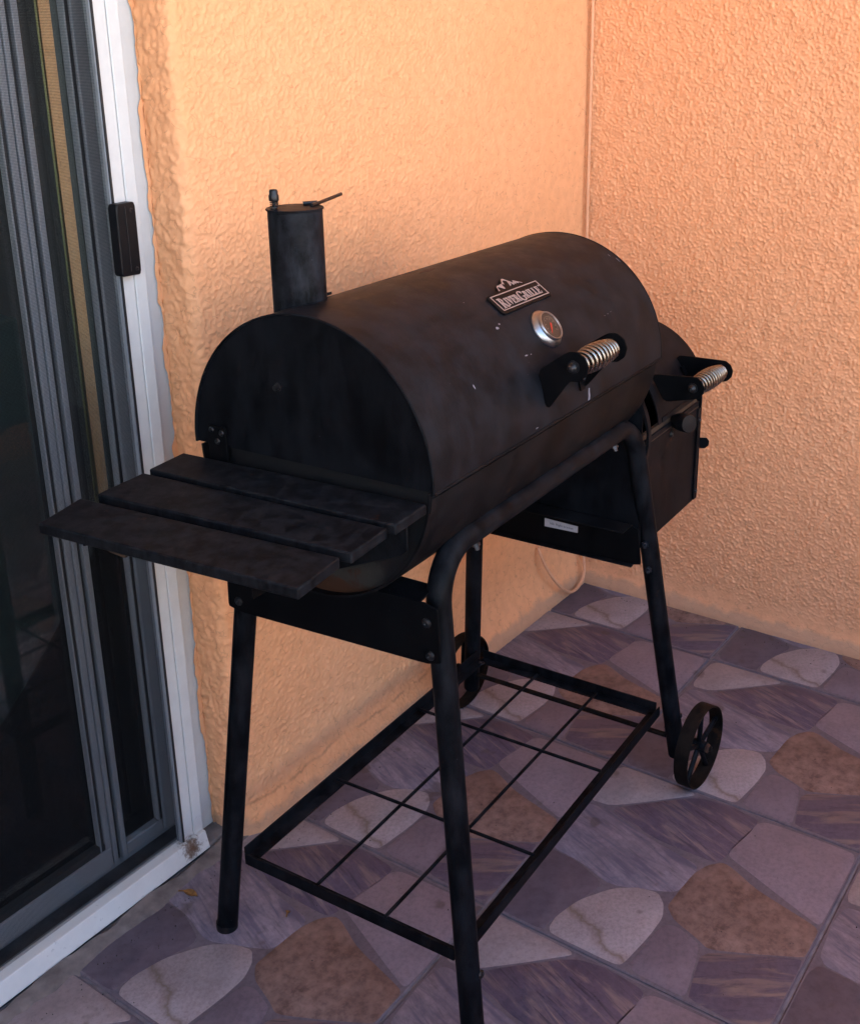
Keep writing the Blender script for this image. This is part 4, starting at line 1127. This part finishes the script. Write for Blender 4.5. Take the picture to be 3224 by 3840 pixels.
boltat((-0.302 + TR, -0.1540, 0.620), (1, -0.2, 0), 0.0045, 'dark_bolt', grill)
boltat((-0.306 + TR, -0.1620, 0.545), (1, -0.2, 0), 0.0045, 'bolt_steel', grill)
P = on_leg(-1, 0.128); boltat(P + Vector((0.002, -TR, 0.0)), (0.2, -1, 0), 0.005, 'dark_bolt', grill)

# bottom shelf
sh = empty('bottom_shelf', (0, 0, 0), 0, grill)
ZS = 0.137; w = 0.0105
c4 = [(-0.322, 0.183), (-0.318, -0.181), (0.352, -0.183), (0.353, 0.180)]
def angle_bar(a, b, nm='frame_bar'):
    A = Vector((*a, ZS)); B = Vector((*b, ZS)); d = (B - A).normalized(); nrm = Vector((-d.y, d.x, 0))
    m = MB()
    def seg(o0, o1, z0, z1):
        m.hexa([A + nrm * o0 + Vector((0, 0, z0)), B + nrm * o0 + Vector((0, 0, z0)), B + nrm * o1 + Vector((0, 0, z0)), A + nrm * o1 + Vector((0, 0, z0))],
               [A + nrm * o0 + Vector((0, 0, z1)), B + nrm * o0 + Vector((0, 0, z1)), B + nrm * o1 + Vector((0, 0, z1)), A + nrm * o1 + Vector((0, 0, z1))])
    seg(-w, -w + 0.0026, -0.0105, 0.0085); seg(-w + 0.0027, w, -0.0105, -0.0080)
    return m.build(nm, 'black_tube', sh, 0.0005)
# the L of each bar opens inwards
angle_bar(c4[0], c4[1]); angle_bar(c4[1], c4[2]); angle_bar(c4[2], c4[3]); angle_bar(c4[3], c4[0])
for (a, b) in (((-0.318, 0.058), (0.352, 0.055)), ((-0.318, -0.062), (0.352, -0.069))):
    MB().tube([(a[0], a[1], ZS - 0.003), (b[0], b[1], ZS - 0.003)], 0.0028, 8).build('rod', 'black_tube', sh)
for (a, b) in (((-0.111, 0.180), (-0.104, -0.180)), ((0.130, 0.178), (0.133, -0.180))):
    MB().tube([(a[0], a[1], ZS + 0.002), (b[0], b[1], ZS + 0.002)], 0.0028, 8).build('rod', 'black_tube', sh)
boltat((0.340, 0.172, ZS - 0.0080), (0, 0, 1), 0.006, 'bolt_steel', sh)

# axle and wheels
ZW = 0.0765
MB().tube([(0.3735, 0.262, ZW), (0.3735, -0.286, ZW)], 0.0048, 12).build('axle', 'rusty_wheel', grill)
def wheel(vc, tilt):
    wh = empty('wheel', (0.3735, vc, ZW), 0, grill)
    wh.rotation_euler = (tilt, 0.3, math.radians(-4))
    wr = 0.0765; hw = 0.0130
    vs = []; nseg = 56
    for i in range(nseg):
        a = 2 * PI * i / nseg
        for (rr_, yv) in ((wr, -hw), (wr, hw), (wr - 0.0022, hw), (wr - 0.0022, -hw)): vs.append((rr_ * math.cos(a), yv, rr_ * math.sin(a)))
    fs = []
    for i in range(nseg):
        j = (i + 1) % nseg
        for k in range(4):
            l = (k + 1) % 4
            fs.append((4 * i + k, 4 * j + k, 4 * j + l, 4 * i + l))
    MB().add(vs, fs).build('rim', 'rusty_wheel', wh, 0.0005)
    for i in range(5):
        a = 2 * PI * i / 5 + 0.55
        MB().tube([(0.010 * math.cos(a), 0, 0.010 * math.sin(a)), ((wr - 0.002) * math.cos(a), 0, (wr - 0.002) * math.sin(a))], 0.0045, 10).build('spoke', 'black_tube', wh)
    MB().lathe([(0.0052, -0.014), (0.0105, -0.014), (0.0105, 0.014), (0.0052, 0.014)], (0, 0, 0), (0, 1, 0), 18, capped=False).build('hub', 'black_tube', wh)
    for s in (-1, 1):
        MB().lathe([(0.0, 0.0), (0.0088, 0.0), (0.0088, 0.004), (0.005, 0.006), (0.0, 0.006)], (0, s * 0.0145, 0), (0, s, 0), 6, capped=False).build('axle_nut', 'rust_patch', wh, smooth=0)
    return wh
wheel(-0.262, 0.0); wheel(0.236, 0.0)

# ------------------------------------------------------------------ small debris on the tiles
def leaf(x, y, rz, ln, wd, label):
    m = MB(); n = 9; vs = []
    for i in range(n + 1):
        f = i / n
        wv_ = wd * math.sin(PI * max(f - 0.3, 0) / 0.7) ** 0.8 if f > 0.3 else 0.0006
        zc_ = 0.0035 + 0.004 * math.sin(f * 3.0)
        vs += [(ln * (f - 0.5), -wv_ - 0.0004, zc_ + 0.0015), (ln * (f - 0.5), 0, zc_), (ln * (f - 0.5), wv_ + 0.0004, zc_ + 0.002)]
    fs = []
    for i in range(n):
        for k in range(2): fs.append((3 * i + k, 3 * i + 3 + k, 3 * i + 4 + k, 3 * i + 1 + k))
    m.add(vs, fs)
    m.add([(x_, y_, z_ - 0.0006) for x_, y_, z_ in vs], [tuple(reversed(f)) for f in fs])
    o = m.build('dry_leaf', 'dry_leaf')
    o.location = (x, y, 0.0); o.rotation_euler = (0, 0, rz)
    return tag(o, label, 'leaf')
# sandy crumbs gathered along the walls and joints
gm = MB(); rg = random.Random(11)
for i in range(420):
    k_ = rg.random()
    if k_ < 0.35: gx, gy = rg.uniform(-1.15, -0.05), -0.045 - abs(rg.gauss(0, 0.03))
    elif k_ < 0.55: gx, gy = -0.02 - abs(rg.gauss(0, 0.03)), rg.uniform(-0.75, -0.06)
    elif k_ < 0.75: gx, gy = rg.uniform(-1.65, -1.2), -0.02 - abs(rg.gauss(0, 0.03))
    else: gx, gy = rg.uniform(-1.7, -0.05), rg.uniform(-1.1, -0.06)
    q_ = rg.uniform(0.0004, 0.0013); a_ = rg.uniform(0, 6)
    b_ = [(gx + q_ * math.cos(a_ + j * PI / 2) * rg.uniform(.6, 1.2), gy + q_ * math.sin(a_ + j * PI / 2) * rg.uniform(.6, 1.2), 0.0004) for j in range(4)]
    gm.hexa(b_, [(x * .6 + gx * .4, y * .6 + gy * .4, 0.0010 + q_ * rg.uniform(.5, 1.2)) for x, y, _ in b_])
tag(gm.build('grit', 'grit', smooth=0), 'fine dark grit scattered over the tiles', None, None, 'stuff')
leaf(-1.327, -0.026, math.radians(-75), 0.036, 0.006, 'dry brown leaf on the tiles beside the door sill')
leaf(-1.270, -0.189, math.radians(20), 0.012, 0.0035, 'tiny dry leaf on tiles right of the back left leg')
